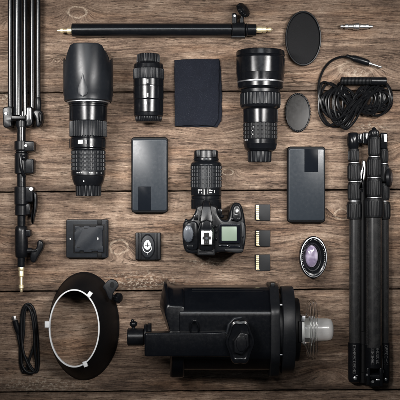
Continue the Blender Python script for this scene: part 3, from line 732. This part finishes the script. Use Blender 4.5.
def release_plate():
    t = Thing('mounting_plate', 'small black ridged square with an oval recess and a silver screw ring', 'mounting plate', 148, 246, 5)
    b = B(); b.prism(rrect(135.4, 232.6, 160.8, 259.8, .8), 0, 5.6, .5)
    for x0, x1 in ((136, 138.6), (140.2, 141.3), (155.2, 156.2), (157.6, 160.4)): b.box(x0, 233, x1, 259.4, 5.2, 6.8, .4)
    bd = t.part('plate', b, 'matte')
    b = B(); cx, cy = 147.6, 246.4
    b.loft([(cx, cy, 7.6, 12.6, 5.5), (cx, cy, 7.5, 12.4, 6.3), (cx, cy, 6.8, 11.5, 6.3), (cx, cy, 6.5, 11, 5.75)], n=64, c0=False, c1=False, closed=True); t.part('recess_rim', b, 'gloss', bd)
    b = B(); b.prism(ell(cx, cy, 6.6, 11.1, 48), 5.2, 5.75, .05); t.part('recess', b, 'charger', bd)
    b = B(); b.prism(ell(147.4, 245.2, 3.7, 4.6, 40), 5.6, 7.2, .7); b.prism(ell(147.6, 241.8, 1.9, 1.9, 24), 5.6, 7.0, .5); sc_ = t.part('screw', b, 'whitemetal', bd)
    b = B(); b.box(145.2, 244.8, 149.6, 245.5, 7.0, 7.35, 0); b.box(147.1, 242.4, 147.8, 246.8, 7.0, 7.3, 0); t.part('slot', b, 'charger', sc_, flat=True)
    b = B(); b.tube(spline([(142.8, 246.6, 6.4), (143.4, 250, 6.4), (146, 252.4, 6.6), (149.4, 252.0, 6.6), (151.6, 249.2, 6.4), (151.8, 246.4, 6.4)], 6), .62, 8); b.tube([(147.6, 252, 6.4), (147.5, 254.4, 6.2)], .6, 8); t.part('screw_ring', b, 'satinsteel', bd)
release_plate()

# ------------------------------------------------------------------ memory cards
def cards():
    g = 'black memory cards in a column'
    t = Thing('memory_card', 'topmost of the three black memory cards right of the camera', 'memory card', 262.5, 212.5, 1, g)
    b = B(); b.prism([(255.4, 204.4), (270, 204.4), (270, 220.6), (256.6, 220.6), (255.2, 219.0)], 0, 1.7, .25, .2); t.part('case', b, 'card')
    b = B()
    for i in range(8): b.box(256.0, 205.2 + i * 1.86, 258.9, 206.6 + i * 1.86, 1.5, 1.86, .06)
    b.prism([(256, 218.6), (257.2, 218.4), (259.4, 219.4), (259.2, 220.1), (257, 220.0)], 1.5, 1.86, .05)
    t.part('contacts', b, 'gold')
    kids = list(t.root.children)
    for lab, x, y, a in (('middle of the three black memory cards right of the camera', 262.6, 238.4, -.7), ('lowest of the three black memory cards right of the camera', 262.5, 262.6, .8)):
        r = t.root.copy(); C.objects.link(r); r.location = t.W(x, y, 0); r['label'] = lab; r.rotation_euler = (0, 0, math.radians(a))
        for k in kids:
            c = k.copy(); C.objects.link(c); c.parent = r
bpy.context.view_layer.update()
cards()

# ------------------------------------------------------------------ camera
def dslr():
    t = Thing('camera', 'black reflex camera seen from above with its lens attached and a pale green top display', 'camera', 213, 225, 40)
    zc, cx = 27, 206.2
    # lens
    b = B(); b.vert(cx, zc, [(149.2, 9.5), (149.7, 11.2), (150.6, 12.2), (157.4, 12.5), (158, 12.0)], n=64); b.box(196.4, 149.9, 200, 157, 33, 38.4, .5); b.box(212.4, 149.9, 216, 157, 33, 38.4, .5)
    t.part('lens_cap', b, 'plastic')
    b = B(); b.vert(cx, zc, [(157.6, 11.8), (158.1, 13.0), (159.6, 13.2), (160.2, 12.4), (161, 12.8), (162, 14.6), (163.4, 15.7), (165, 15.9), (165.4, 15.4)], n=64); lb = t.part('lens_front', b, 'gloss')
    pr = [(165.2, 15.0)]
    for i in range(6):
        y = 165.6 + i * 3.7; pr += [(y, 15.2), (y + .25, 15.9, .7), (y + 2.9, 15.9, .7), (y + 3.15, 15.2)]
    pr.append((188, 15.2)); b = B(); b.vert(cx, zc, pr, fl=26); t.part('zoom_ring', b, 'greyribs')
    b = B(); b.vert(cx, zc, steps([(187.8, 195.6, 15.6), (196.2, 199, 15.2), (199.4, 209, 15.6)], .4), n=64); ba = t.part('lens_barrel', b, 'gloss')
    b = B()
    for x0, x1, y0, y1 in ((198, 199.8, 189.4, 190.6), (200.6, 202, 189.4, 190.6), (198.4, 199.2, 191.4, 193.4), (201, 202, 192, 193.4), (209, 210.6, 189.6, 191.2), (211.2, 212.4, 190, 191), (209.4, 212, 192.2, 193.2), (203.8, 204.6, 189.4, 194.6), (207, 207.4, 189.4, 194), (214, 214.6, 190, 193)): curved_patch(b, cx, zc, 15.6, x0, x1, y0, y1, .2, 3)
    t.part('marking', b, 'greyprint', ba, flat=True)
    # body
    b = B(); out = spline([(183.2, 224), (186, 220.4), (191, 218.6), (195, 212), (197, 206), (206, 203.5), (216, 206), (218.4, 214), (222, 219), (227.5, 219.4), (229.6, 211), (232.4, 204.4), (236.6, 202.4), (240.8, 205), (243.6, 214), (245.4, 228), (245, 241), (242.6, 250.5), (238, 253), (222, 251.6), (212, 253.4), (198, 253.4), (189, 252.6), (184.6, 249), (182.6, 238)], 5, True)
    b.prism(out, 0, 50, 2.6, 1.5, 4); bd = t.part('body', b, 'plastic')
    # raised left shoulder plate with dial
    b = B(); b.prism(spline([(184.4, 226), (188, 222), (195, 221), (198, 226), (198.4, 245), (195, 249.4), (187, 248), (184, 240)], 5, True), 49, 52.6, 1.4); b.box(186.6, 244.6, 193.4, 247.4, 51.6, 53.6, .6); b.box(193.6, 214.5, 198, 220, 44, 51.5, .8); b.ball((186.2, 220.6, 46), 1.6, 2.2, 3)
    t.part('shoulder_plate', b, 'gloss', bd)
    b = B(); b.loft([(188.4, 233, 5.0, 8.4, 52), (188.4, 233, 5.2, 8.7, 53, 0, .12), (188.4, 233, 5.2, 8.7, 56.6, 0, .12), (188.4, 233, 4.5, 7.8, 57.4), (188.4, 233, 2, 3.4, 57.7)], n=72); t.part('mode_dial', b, 'dial')
    # prism hump
    b = B(); R = []
    for y, hw, z in ((199.5, 2.6, 48), (200.2, 3.4, 52), (203, 4.4, 56), (209, 6.0, 61), (217, 7.4, 64), (226, 8.2, 65), (230, 8.6, 64.5), (247, 8.6, 62), (249.5, 8.2, 60)):
        R.append([(206.4 + hw * q, y, z - 15 * (max(0, abs(q) - .55) / .45) ** 2.0 * (.5 if y > 228 else 1)) for q in [-1 + i / 8 for i in range(17)]] + [(206.4 + hw * 1.12, y, 40), (206.4 - hw * 1.12, y, 40)])
    b.rings(R); hp = t.part('prism_hump', b, 'gloss')
    b = B(); b.prism([(202.6, 206), (210.2, 206), (212.6, 220), (211.2, 222), (206.4, 219.4), (201.6, 222), (200.2, 220)], 60, 65.4, .6, tilt=lambda x, y: (y - 216) * .18); t.part('flash_cover', b, 'plastic', hp)
    b = B(); b.box(200.9, 229.2, 211.9, 243.4, 64, 66.4, .3); hs = t.part('hot_shoe', b, 'satinsteel')
    b = B(); b.box(204.0, 231.6, 209.0, 243.6, 66, 66.8, .1); b.box(202.4, 235.4, 204.2, 238.4, 66.1, 66.85, .1); b.box(208.8, 235.4, 210.6, 238.4, 66.1, 66.85, .1); b.box(200.9, 229.4, 202.6, 230.6, 66.2, 66.9, .1); b.box(210.2, 229.4, 211.9, 230.6, 66.2, 66.9, .1); b.box(203, 229.4, 209.8, 230.4, 66.2, 67.2, .1); sl = t.part('rail_slot', b, 'matteblack', hs, flat=True)
    b = B(); b.lathe((206.4, 237.2, 66.6), (0, 0, 1), [(0, 1.3), (.5, 1.3)], n=20)
    for dx in (-1.1, 1.1): b.box(206.4 + dx - .4, 240.4, 206.4 + dx + .4, 241.4, 66.6, 67, 0)
    t.part('contact', b, 'dial', hs)
    b = B(); b.prism(rrect(197.4, 247.8, 214.8, 254.4, 1.2), 30, 58, 1.2); b.box(199, 249.4, 213.2, 250.6, 57.2, 59, .3); b.box(199, 252, 213.2, 252.9, 57.2, 58.8, .3); t.part('eyecup', b, 'rubber')
    for x, y, rx, ry in ((216.4, 226.2, 1.0, 1.5), (216.4, 231.4, 1.0, 1.5), (216.4, 238.6, 1.0, 1.5), (242.2, 236.4, .9, 1.5)):
        b = B(); b.prism(ell(x, y, rx, ry, 20), 48.8, 51.6, .5); t.part('button', b, 'gloss', bd)
    b = B(); b.prism(spline([(240.6, 222), (244.0, 224), (244.6, 238), (242.0, 246), (240.9, 240), (240.9, 230)], 5, True), 47, 50.7, .7); t.part('grip_rubber', b, 'greyribs', bd)
    b = B(); b.prism(rrect(185.2, 222.6, 187.6, 226.2, .6), 51, 53.8, .4); t.part('button', b, 'matte', bd)
    b = B()
    for i in range(9): b.box(187.0 + i * .32, 226.8 + (i % 3) * .3, 187.16 + i * .32, 227.6 + (i % 2) * .3, 57.2, 57.55, 0)
    t.part('marking', b, 'greyprint', bd, flat=True)
    # right side: display, shutter, strap lug
    b = B(); b.prism(rrect(218.6, 223.6, 240, 242.8, 1.2), 49, 52.2, .8); b.box(219, 244.6, 228, 246, 49, 52, .4); b.box(229, 245, 239.6, 247.4, 49, 51.6, .5); ls = t.part('display', b, 'glassblack')
    b = B(); b.prism(rrect(221.4, 226.2, 236.2, 240.2, .4, 2), 51.6, 52.5, .05); t.part('screen', b, 'lcd', ls)
    b = B(); b.prism(spline([(231.6, 218), (232, 209), (234.4, 205), (237.8, 204.6), (240.6, 209), (241.8, 218), (237, 221.4)], 5, True), 48.6, 54, 2.0); b.box(230.6, 217.4, 233, 220, 50, 54.5, .6); b.box(236.4, 217, 239.4, 219.8, 52, 54.8, .7); gt = t.part('grip_top', b, 'plastic'); b = B(); b.prism(spline([(225, 248), (238, 247.6), (243, 249), (240, 252.2), (226, 251)], 4, True), 44, 51.4, .9); t.part('command_dial', b, 'rubber')
    b = B(); b.loft([(236.4, 210, 2.1, 3.0, 53.6), (236.4, 210, 2.1, 3.0, 55.2), (236.4, 210, 1.6, 2.3, 55.8), (236.4, 210, .7, 1.0, 55.2)], n=40); b.tube([(233.4, 213.6, 54.6), (234.8, 214.6, 55), (237, 214.8, 55)], .6, 8); t.part('shutter_button', b, 'silver')
    b = B(); b.ball((244.8, 226, 44), .9, 1.8, 1.4); t.part('strap_lug', b, 'gloss'); b = B(); b.ball((221.4, 216, 44), 3, 2.2, 5); b.box(217.5, 208.5, 222, 214, 30, 46, 1); t.part('release_button', b, 'gloss')
dslr()

# ------------------------------------------------------------------ folded carbon tripod, right
def tripod():
    t = Thing('tripod', 'folded carbon fibre tripod with twist locks, along the right edge', 'tripod', 368, 260, 9)
    def ring(par, cx, zc, y, r):
        b = B(); b.vert(cx, zc, [(y - .5, r - .3), (y - .35, r), (y + .35, r), (y + .5, r - .3)], n=40); t.part('trim_ring', b, 'satinsteel', par)
    def lock(b, cx, zc, y0, y1, r, ribs=True):
        b.vert(cx, zc, [(y0, r - .9), (y0 + .5, r - .2), (y0 + 2, r)] + ([(y0 + 2.3, r + .1, .0), (y0 + 3.4, r + .4, .5), (y1 - 3, r + .4, .5), (y1 - 1.8, r + .1, 0)] if ribs else []) + [(y1 - .6, r - .1), (y1, r - .8)], **(dict(fl=18, duty=.6) if ribs else dict(n=48)))
    # leg by the middle of the table
    z = 7.5
    b = B(); b.vert(355, z, [(219, 5.9), (345, 5.9)], n=40); lg = t.part('leg', b, 'carbon')
    b = B(); lock(b, 353.8, z, 148.5, 162, 5.4); lock(b, 354.2, z, 163.2, 181, 6.2); lock(b, 354.2, z, 182.2, 200.5, 6.0); lock(b, 354.4, z, 201.6, 219.4, 7.0); t.part('twist_lock', b, 'rubber', lg)
    for y, r in ((162.6, 5.3), (181.6, 5.9), (201.0, 5.8)): ring(lg, 354.1, z, y, r)
    b = B(); b.vert(353.4, z, [(132.4, 3.2), (133, 4.8), (135, 5.7), (140, 6.3), (145, 6.2), (148, 5.2), (149, 4.6)], n=40); b.prism(rrect(357, 133.6, 362.6, 143.5, 1), 3, 12, 1); b.prism(rrect(362, 132.8, 368.6, 144, 1), 4, 14, 1); t.part('shoulder', b, 'gloss', lg)
    b = B(); b.vert(354.8, z, [(342.6, 6.3), (343, 6.7), (374, 6.7), (379, 6.5), (381.6, 5.8), (382.8, 4)], n=40); ft = t.part('foot_sleeve', b, 'plastic', lg)
    # centre column and hub
    b = B(); b.vert(363.4, 6, [(180, 3.6), (382, 3.6)], n=32); b.vert(363.6, 7, steps([(331, 345, 4.0), (372, 383, 4.4)], .6), n=32); t.part('centre_column', b, 'matteblack')
    b = B(); b.prism(spline([(362.4, 160.6), (365.6, 161.6), (366.4, 170), (365.2, 178), (362.8, 183), (360.6, 190), (360.0, 180), (359.6, 173), (361.6, 167)], 5, True), 4, 12, 1.8); t.part('head_plate', b, 'silver')
    b = B(); b.prism(spline([(360, 175), (364, 178), (364.4, 190), (361, 194), (359.4, 186)], 4, True), 3, 9, 1); b.tube(spline([(359.6, 176, 10), (362, 184, 12), (361.6, 192, 10)], 5), .7, 8); t.part('head_lever', b, 'plastic')
    # front leg
    z = 15.5
    b = B(); b.vert(372.6, z, [(215, 8.0), (346, 8.0)], n=48); lg = t.part('leg', b, 'carbon')
    b = B(); lock(b, 373, z, 137, 156.4, 5.6); lock(b, 373, z, 157.6, 177.4, 6.6); lock(b, 373, z, 178.6, 197, 7.2); lock(b, 372.8, z, 198.4, 217.4, 9.2); t.part('twist_lock', b, 'rubber', lg)
    for y, r in ((157, 5.8), (178, 6.6), (197.7, 7.2)): ring(lg, 373, z, y, r)
    b = B(); b.vert(373.2, z - 2, [(127.6, .8), (128.2, 1.8), (130, 2.6), (131, 4.6), (132.4, 5.2, .3), (135.6, 5.4, .5), (137, 4.6, .2), (137.6, 3)], fl=16); t.part('end_knob', b, 'plastic', lg)
    b = B(); b.vert(372.8, z - 1, [(343.4, 8.3), (343.8, 8.7), (366, 8.6), (366.6, 8.0)], n=48); b.box(364.6, 366, 368, 383, 6, 21, .8); b.box(377.4, 366, 380.8, 384, 6, 21, .8); b.box(367.6, 378.6, 378, 384.8, 4, 19, 1); b.horz(375.6, 14, steps([(363.6, 381.6, 3.4)], .6), n=24)
    ff = t.part('foot_sleeve', b, 'plastic', lg)
    b = B(); b.lathe((371, 379.8, 18.2), (0, 0, 1), [(0, 1.4), (1.2, 1.4)], n=16); b.lathe((365, 372.6, 20.4), (0, 0, 1), [(0, 1), (1, 1)], n=16); b.box(374, 377, 379, 378.6, 18, 20.6, .4); t.part('bolt', b, 'silver', ff)
    # far leg
    z = 7
    b = B(); b.vert(384.6, z, [(212, 4.9), (345, 4.9)], n=40); lg = t.part('leg', b, 'carbon')
    b = B(); lock(b, 383.4, z, 148, 163, 5.0); lock(b, 383.6, z, 164, 182, 5.4); lock(b, 384, z, 183, 200.4, 5.6); lock(b, 384, z, 201.8, 219.4, 6.4); t.part('twist_lock', b, 'rubber', lg)
    for y, r in ((163.5, 4.9), (201.1, 5.4)): ring(lg, 384, z, y, r)
    b = B(); b.prism(rrect(379.6, 133, 387, 149, 1.4), 2, 13, 1.2); t.part('shoulder', b, 'gloss', lg)
    b = B(); b.box(383.2, 134.2, 386.2, 142.6, 12, 13.9, .5); t.part('plate', b, 'satinsteel', lg)
    b = B(); b.lathe((386.4, 177.6, 9), (1, 0, .35), [(0, 6), (.6, 8.4), (1.4, 9.2, .5), (4, 9.2, .5), (4.8, 8.2), (5.2, 5)], n=40); kn = t.part('knob', b, 'matte', lg)
    b = B(); b.lathe((391.2, 177.6, 10.7), (1, 0, .35), [(0, 5.4), (.5, 5.4), (.6, 4.6)], n=32); t.part('knob_cap', b, 'dial', kn)
    b = B(); b.vert(384.6, z, [(342.6, 5.2), (343, 5.6), (374, 5.8), (380, 5.6), (383, 4.8), (384.2, 3)], n=40); fr = t.part('foot_sleeve', b, 'plastic', lg)
    # worn white lettering strokes on the foot sleeves
    rnd = random.Random(5)
    for par, cx, zc, r, cols, y0, y1 in ((ft, 354.8, z + .5, 6.7, (353.6,), 344.6, 371), (ff, 372.8, 14.5, 8.6, (370.2, 375.2), 345, 361), (fr, 384.6, z, 5.6, (385.6,), 345, 372)):
        b = B()
        for c in cols:
            y = y0; hh = 1.5
            while y < y1:
                wd = rnd.uniform(1.7, 2.3); k = rnd.random(); lw = .34
                P = lambda xa, xb, ya, yb: curved_patch(b, cx, zc, r, c + xa, c + xb, y + ya, y + yb, .12, 2)
                if k < .45:                                  # closed, round forms
                    P(-hh, -hh + lw, .3, wd - .3); P(hh - lw, hh, .3, wd - .3); P(-hh + lw, hh - lw, 0, lw)
                    if k > .12: P(-hh + lw, hh - lw, wd - lw, wd)
                elif k < .8:                                 # a stem with arms
                    P(-hh, hh, 0, lw); P(hh - lw, hh, lw, wd)
                    if k < .66: P(-.2, .2, lw, wd - .2)
                    if k > .55: P(-hh, -hh + lw, lw, wd)
                else:
                    P(-hh, hh, 0, lw); P(-hh, hh, wd - lw, wd); P(-.2, .2, lw, wd - lw)
                y += wd + .55
        t.part('lettering', b, 'worn_print', par, flat=True)
    b = B(); b.lathe((354.4, 377.4, 13.4), (0, 0, 1), [(0, 1.7), (1, 1.7), (1.2, 1.3)], n=20); b.tube([(352, 381, 12), (353.6, 375.4, 13.8), (356.6, 374.6, 13.6)], .5, 8); t.part('bolt', b, 'silver', ft)
    b = B(); b.lathe((385.2, 378.6, 11.6), (0, 0, 1), [(0, 1.5), (1, 1.5), (1.2, 1.2)], n=20); b.tube([(381.6, 355, 12), (382, 368, 12.2), (383.2, 374, 12)], .45, 8); t.part('bolt', b, 'silver', fr)
tripod()

# ------------------------------------------------------------------ reflector
def reflector():
    t = Thing('reflector', 'black oval reflector bowl lying rim down with a white three lugged ring', 'reflector', 84, 326, 2)
    def q(x, y, z):
        k = (H - z) / H / t.f
        return (200 + (x - 200) * k, 200 + (y - 200) * k)
    b = B(); out = []; inn = []
    prof = [(0, 0), (.5, 2.0), (1.0, 4)]
    O = (84, 326, 34.6, 53.2); I = (74.2, 328.4, 25.4, 39.2)
    N = 16; Z = 36
    for i in range(N + 1):
        s = i / N; zz = Z * (.72 * s + .28 * math.sin(s * PI / 2))
        e = .2 * (1 - math.cos(s * PI / 2)) + .8 * s
        x = O[0] + (I[0] - O[0]) * e; y = O[1] + (I[1] - O[1]) * e; rx = O[2] + (I[2] - O[2]) * e; ry = O[3] + (I[3] - O[3]) * e
        c = q(x, y, zz); kk = (H - zz) / H / t.f
        out.append((c[0], c[1], rx * kk, ry * kk, zz + 1.5)); inn.append((c[0], c[1], rx * kk - 1.0, ry * kk - 1.0, zz + .6))
    lip = [(84, 326, 34.2, 52.8, 0), (84, 326, 35.2, 53.9, .3), (84, 326, 35.4, 54.1, 1.4), (84, 326, 35.0, 53.6, 2.2)]
    b.loft(lip + out[1:] + inn[::-1][:-1], n=120, c0=False, c1=False, closed=True); bowl = t.part('bowl', b, 'matteblack')
    c = q(74.2, 328.4, Z + 2); kk = (H - Z - 2) / H / t.f
    rx, ry = 24.6 * kk, 38.3 * kk
    b = B(); b.loft([(c[0], c[1], rx + .85, ry + .85, Z), (c[0], c[1], rx + .85, ry + .85, Z + 2.4), (c[0], c[1], rx + .45, ry + .45, Z + 2.8), (c[0], c[1], rx - .35, ry - .35, Z + 2.8), (c[0], c[1], rx - .6, ry - .6, Z + 2.4), (c[0], c[1], rx - .6, ry - .6, Z - .5)], n=120, c0=False, c1=False, closed=True)
    rg = t.part('mount_ring', b, 'whitemetal')
    for x, y, w_, h_, rot in ((47.0, 324.6, 4.6, 6.0, 0), (89.4, 294.6, 4.0, 5.4, .62), (85.0, 364.4, 3.8, 5.4, -.35)):
        p = q(x, y, Z + 4)
        pts = [(p[0] + u * math.cos(rot) - v * math.sin(rot), p[1] + u * math.sin(rot) + v * math.cos(rot)) for u, v in ((-w_ / 2, -h_ / 2), (w_ / 2, -h_ / 2), (w_ / 2, h_ / 2), (-w_ / 2, h_ / 2))]
        b = B(); b.prism(pts, Z, Z + 4, .5); t.part('lug', b, 'whitemetal', rg)
    # umbrella socket bracket at the upper right
    b = B(); pl = spline([(102.5, 287), (107, 281.4), (111.6, 279.4), (116.4, 281.6), (118.2, 286), (115.6, 290), (112.8, 294), (111.4, 300), (108.4, 298.6), (105.4, 291.6)], 5, True)
    b.prism([q(x, y, 28) for x, y in pl], 22, 26.5, .9)
    br = t.part('bracket', b, 'matte')
    p = q(112, 285, 28)
    b = B(); b.loft([(*p, 2.1, 2.9, 26.3), (*p, 2.1, 2.9, 26.8), (*p, .5, .8, 26.85)], n=28); t.part('hole', b, 'matteblack', br)
    b = B(); p = q(118.2, 298, 16); b.lathe((p[0], p[1], 15), (.7, .1, .5), [(-3, 3), (-2.6, 4.4, .2), (-2, 5.0, .8), (1.6, 5.0, .8), (2.2, 4.4, .2), (2.6, 3)], fl=10); b.lathe((p[0] - 7, p[1] - 2, 15), (.8, .2, 0), [(0, 2), (7, 2)], n=16); t.part('knob', b, 'plastic', br)
reflector()

# ------------------------------------------------------------------ studio strobe
def fillet(pts, r, n=5):
    out = []; L = len(pts)
    for i in range(L):
        p = Vector(pts[i]); a = Vector(pts[i - 1]) - p; c = Vector(pts[(i + 1) % L]) - p
        rr = min(r, a.length * .45, c.length * .45)
        A = p + a.normalized() * rr; Cc = p + c.normalized() * rr
        for k in range(n + 1):
            s = k / n; out.append((A * (1 - s) ** 2 + p * 2 * s * (1 - s) + Cc * s * s))
    return [(v.x, v.y) for v in out]
def strobe():
    t = Thing('studio_strobe', 'large black studio flash head lying on its side with a bare frosted bulb', 'strobe', 232, 332, 34)
    def q(x, y, z):
        k = (H - z) / H / t.f
        return (200 + (x - 200) * k, 200 + (y - 200) * k)
    def extr(b, sec, prof):
        cy = 329; cz = 32
        b.rings([[(x, cy + (y - cy) * s - 0, max(.0, cz + (z - cz) * s)) for y, z in sec] for x, s in prof]); return b
    sec = fillet([(287, 4), (287, 40), (308, 62), (352, 62), (369.5, 42), (369.5, 4)], 5)
    b = extr(B(), sec, [(180, .97), (180.8, 1), (271, 1)]); body = t.part('housing', b, 'strobe')
    b = B()
    for k in range(4): b.box(192, 288.2 + k * 2.1, 262, 288.9 + k * 2.1, 30, 41.6 + k * 2.05, .1)
    t.part('vent_ribs', b, 'matteblack', body, flat=True)
    # rear moulding
    b = B()
    p0 = fillet([(164.2, 281), (166.6, 281.4), (168.6, 285.4), (173, 287.4), (184.6, 287), (184.6, 377), (170, 377), (170, 334), (163.4, 316), (159.4, 304), (162, 291)], 3, 4)
    p1 = fillet([(169, 302), (170, 302), (171, 302.5), (175, 303), (184.6, 303), (184.6, 357), (173, 357), (173, 336), (169.4, 322), (166, 311), (167, 304)], 3, 4)
    L = lambda s, z: [(a[0] + (c[0] - a[0]) * s, a[1] + (c[1] - a[1]) * s, z) for a, c in zip(p0, p1)]
    b.rings([L(0, 0), L(0, 38), L(.04, 42), L(.12, 45), L(.9, 59), L(1.0, 60.4), L(1.12, 60.8)])
    t.part('rear_cover', b, 'strobe')
    b = B(); b.tube(spline([(*q(190.6, 334, 62), 60), (*q(190.6, 326, 66), 65), (*q(193, 321, 68), 67), (*q(196, 321.4, 68), 67), (*q(198.4, 327, 66), 65), (*q(198.6, 333, 62), 60)], 6), 1.0, 10); t.part('clip', b, 'gloss', body)
    # stand bracket arm with lobed locking knob
    Q = lambda L, z: [q(x, y, z) for x, y in L]
    b = B(); b.prism(Q(fillet([(144.4, 332.8), (205, 332.6), (238, 331), (244, 336), (244, 350), (236, 357), (205, 356.6), (144.4, 356.8)], 3, 5), 76), 62.5, 76, 1.6, .8, 4)
    arm = t.part('bracket_arm', b, 'strobe')
    b = B(); cx, cy = q(240, 341.6, 80)
    def lob(s, z, k=0): return [(cx + (13.2 * s) * (1 + .055 * math.cos(6 * a)) * math.cos(a), cy + (21.6 * s) * (1 + .055 * math.cos(6 * a)) * math.sin(a), z) for a in [2 * PI * j / 96 for j in range(96)]]
    b.rings([lob(.90, 76), lob(.98, 76.6), lob(1.0, 78), lob(1.0, 81.5), lob(.95, 83), lob(.85, 83.6), lob(.80, 82.6), lob(.72, 82.2)]); kn = t.part('locking_knob', b, 'gloss', arm)
    b = B(); b.prism(Q(ell(241.4, 343.4, 8.2, 12.6, 6, .3), 86), 82, 87, 1.2); b.prism(Q(ell(241.4, 343.4, 5.2, 8.2, 32), 87), 86.6, 88, .5); t.part('hub', b, 'plastic', kn)
    b = B(); x0, y0 = q(237.6, 331, 78); b.tube([(x0 - 10.4, y0 + 3, 77.4), (x0 - 8, y0 - 6, 77.4), (x0 - 3, y0 - 11.4, 77.4), (x0 + 4, y0 - 13, 77.4)], [1.0, 1.8, 1.8, 1.0], 10, flat=.7); t.part('washer', b, 'charger', kn)
    # stand socket at the rear end of the arm
    cy_ = q(140, 336.6, 50)[1]
    b = B(); b.horz(cy_, 52, steps([(129, 145, 8.6)], .7), n=40); b.horz(cy_ - 2.4, 52, steps([(145.4, 148, 10.6), (148.6, 152.4, 11.4)], .7), n=40); sk = t.part('stand_socket', b, 'plastic', arm)
    b = B(); b.ball((134.8, cy_ - 13, 54), 3.8, 3.2, 4); b.lathe((134.8, cy_ - 14, 53), (0, 1, 0), [(0, 1.6), (7, 1.9)], n=14); b.ball((134, cy_ - 16, 56), 1.5, 2.2, 2); t.part('thumb_screw', b, 'plastic', sk)
    # front flange and mount rings
    sec2 = fillet([(284, 0), (284, 44), (306, 66), (354, 66), (376, 46), (376, 0)], 6)
    b = extr(B(), sec2, [(268.6, .985), (269.4, 1), (276.6, 1), (277.6, .985)]); b.box(270, 281.8, 274, 286, 30, 46, .8); t.part('front_flange', b, 'matte')
    cy0, zc = 329.4, 35.2
    b = B(); b.horz(cy0, zc, [(276, 36), (280, 36), (280.2, 42.4), (281, 43.4), (291.5, 43.4), (292.6, 42.6), (293, 38)], n=96, sw=.8); mr = t.part('mount_ring', b, 'matte')
    b = B(); b.horz(cy0, zc, [(292.6, 31.5), (297.4, 31.5), (298.4, 30.6), (298.6, 12)], n=96, sw=.8); b.box(296, 318, 299.4, 338, 56, 61.5, .6); t.part('bayonet', b, 'matteblack', mr)
    for y in (302.4, 351): b = B(); b.horz(y, 58, [(277.6, 1.2), (280.4, 1.2)], n=14); t.part('screw', b, 'satinsteel', mr)

    # flash tube and modelling bulb
    b = B(); b.horz(cy0, zc, steps([(298, 303.4, 13.0)], .6), n=48); b.box(303, 324, 309.4, 336, zc - 6, zc + 8, .8); tb = t.part('lamp_base', b, 'ceramic')
    b = B(); b.box(300.4, 314.4, 304, 319.6, zc - 4, zc + 12, .4); b.lathe((308, 316.5, zc + 4), (1, 0, 0), [(0, .6), (5, .6)], n=8); t.part('clamp_plate', b, 'satinsteel', tb)
    b = B()
    for x, r in ((308.6, 28.2), (311.4, 29), (314.0, 28.4)):
        pth = [(x + .5 * math.sin(3 * a), cy0 + r * math.cos(a), zc + r * .86 * math.sin(a)) for a in [2 * PI * j / 72 for j in range(72)]]
        b.tube(pth, .85, 10, closed=True)
    for s in (-1, 1): b.tube([(300, cy0 + s * 9, zc + 7), (306, cy0 + s * 16, zc + 9), (308.8, cy0 + s * 25.4, zc + 9.4)], 1.1, 8)
    t.part('flash_tube', b, 'glass', tb)
    b = B(); b.horz(cy0, zc, [(303.2, 12.6), (304, 13.4), (314, 13.4), (314.4, 12.8)], n=48); t.part('glass_collar', b, 'glass', tb)
    b = B(); b.horz(cy0 - .2, zc, [(309.5, 10.4), (311, 11.2), (318, 11.2), (327, 11.0), (330, 10.4), (331.6, 9), (332.5, 6.6), (332.8, 3), (332.9, .5)], n=56); t.part('bulb', b, 'frosted', tb)
strobe()
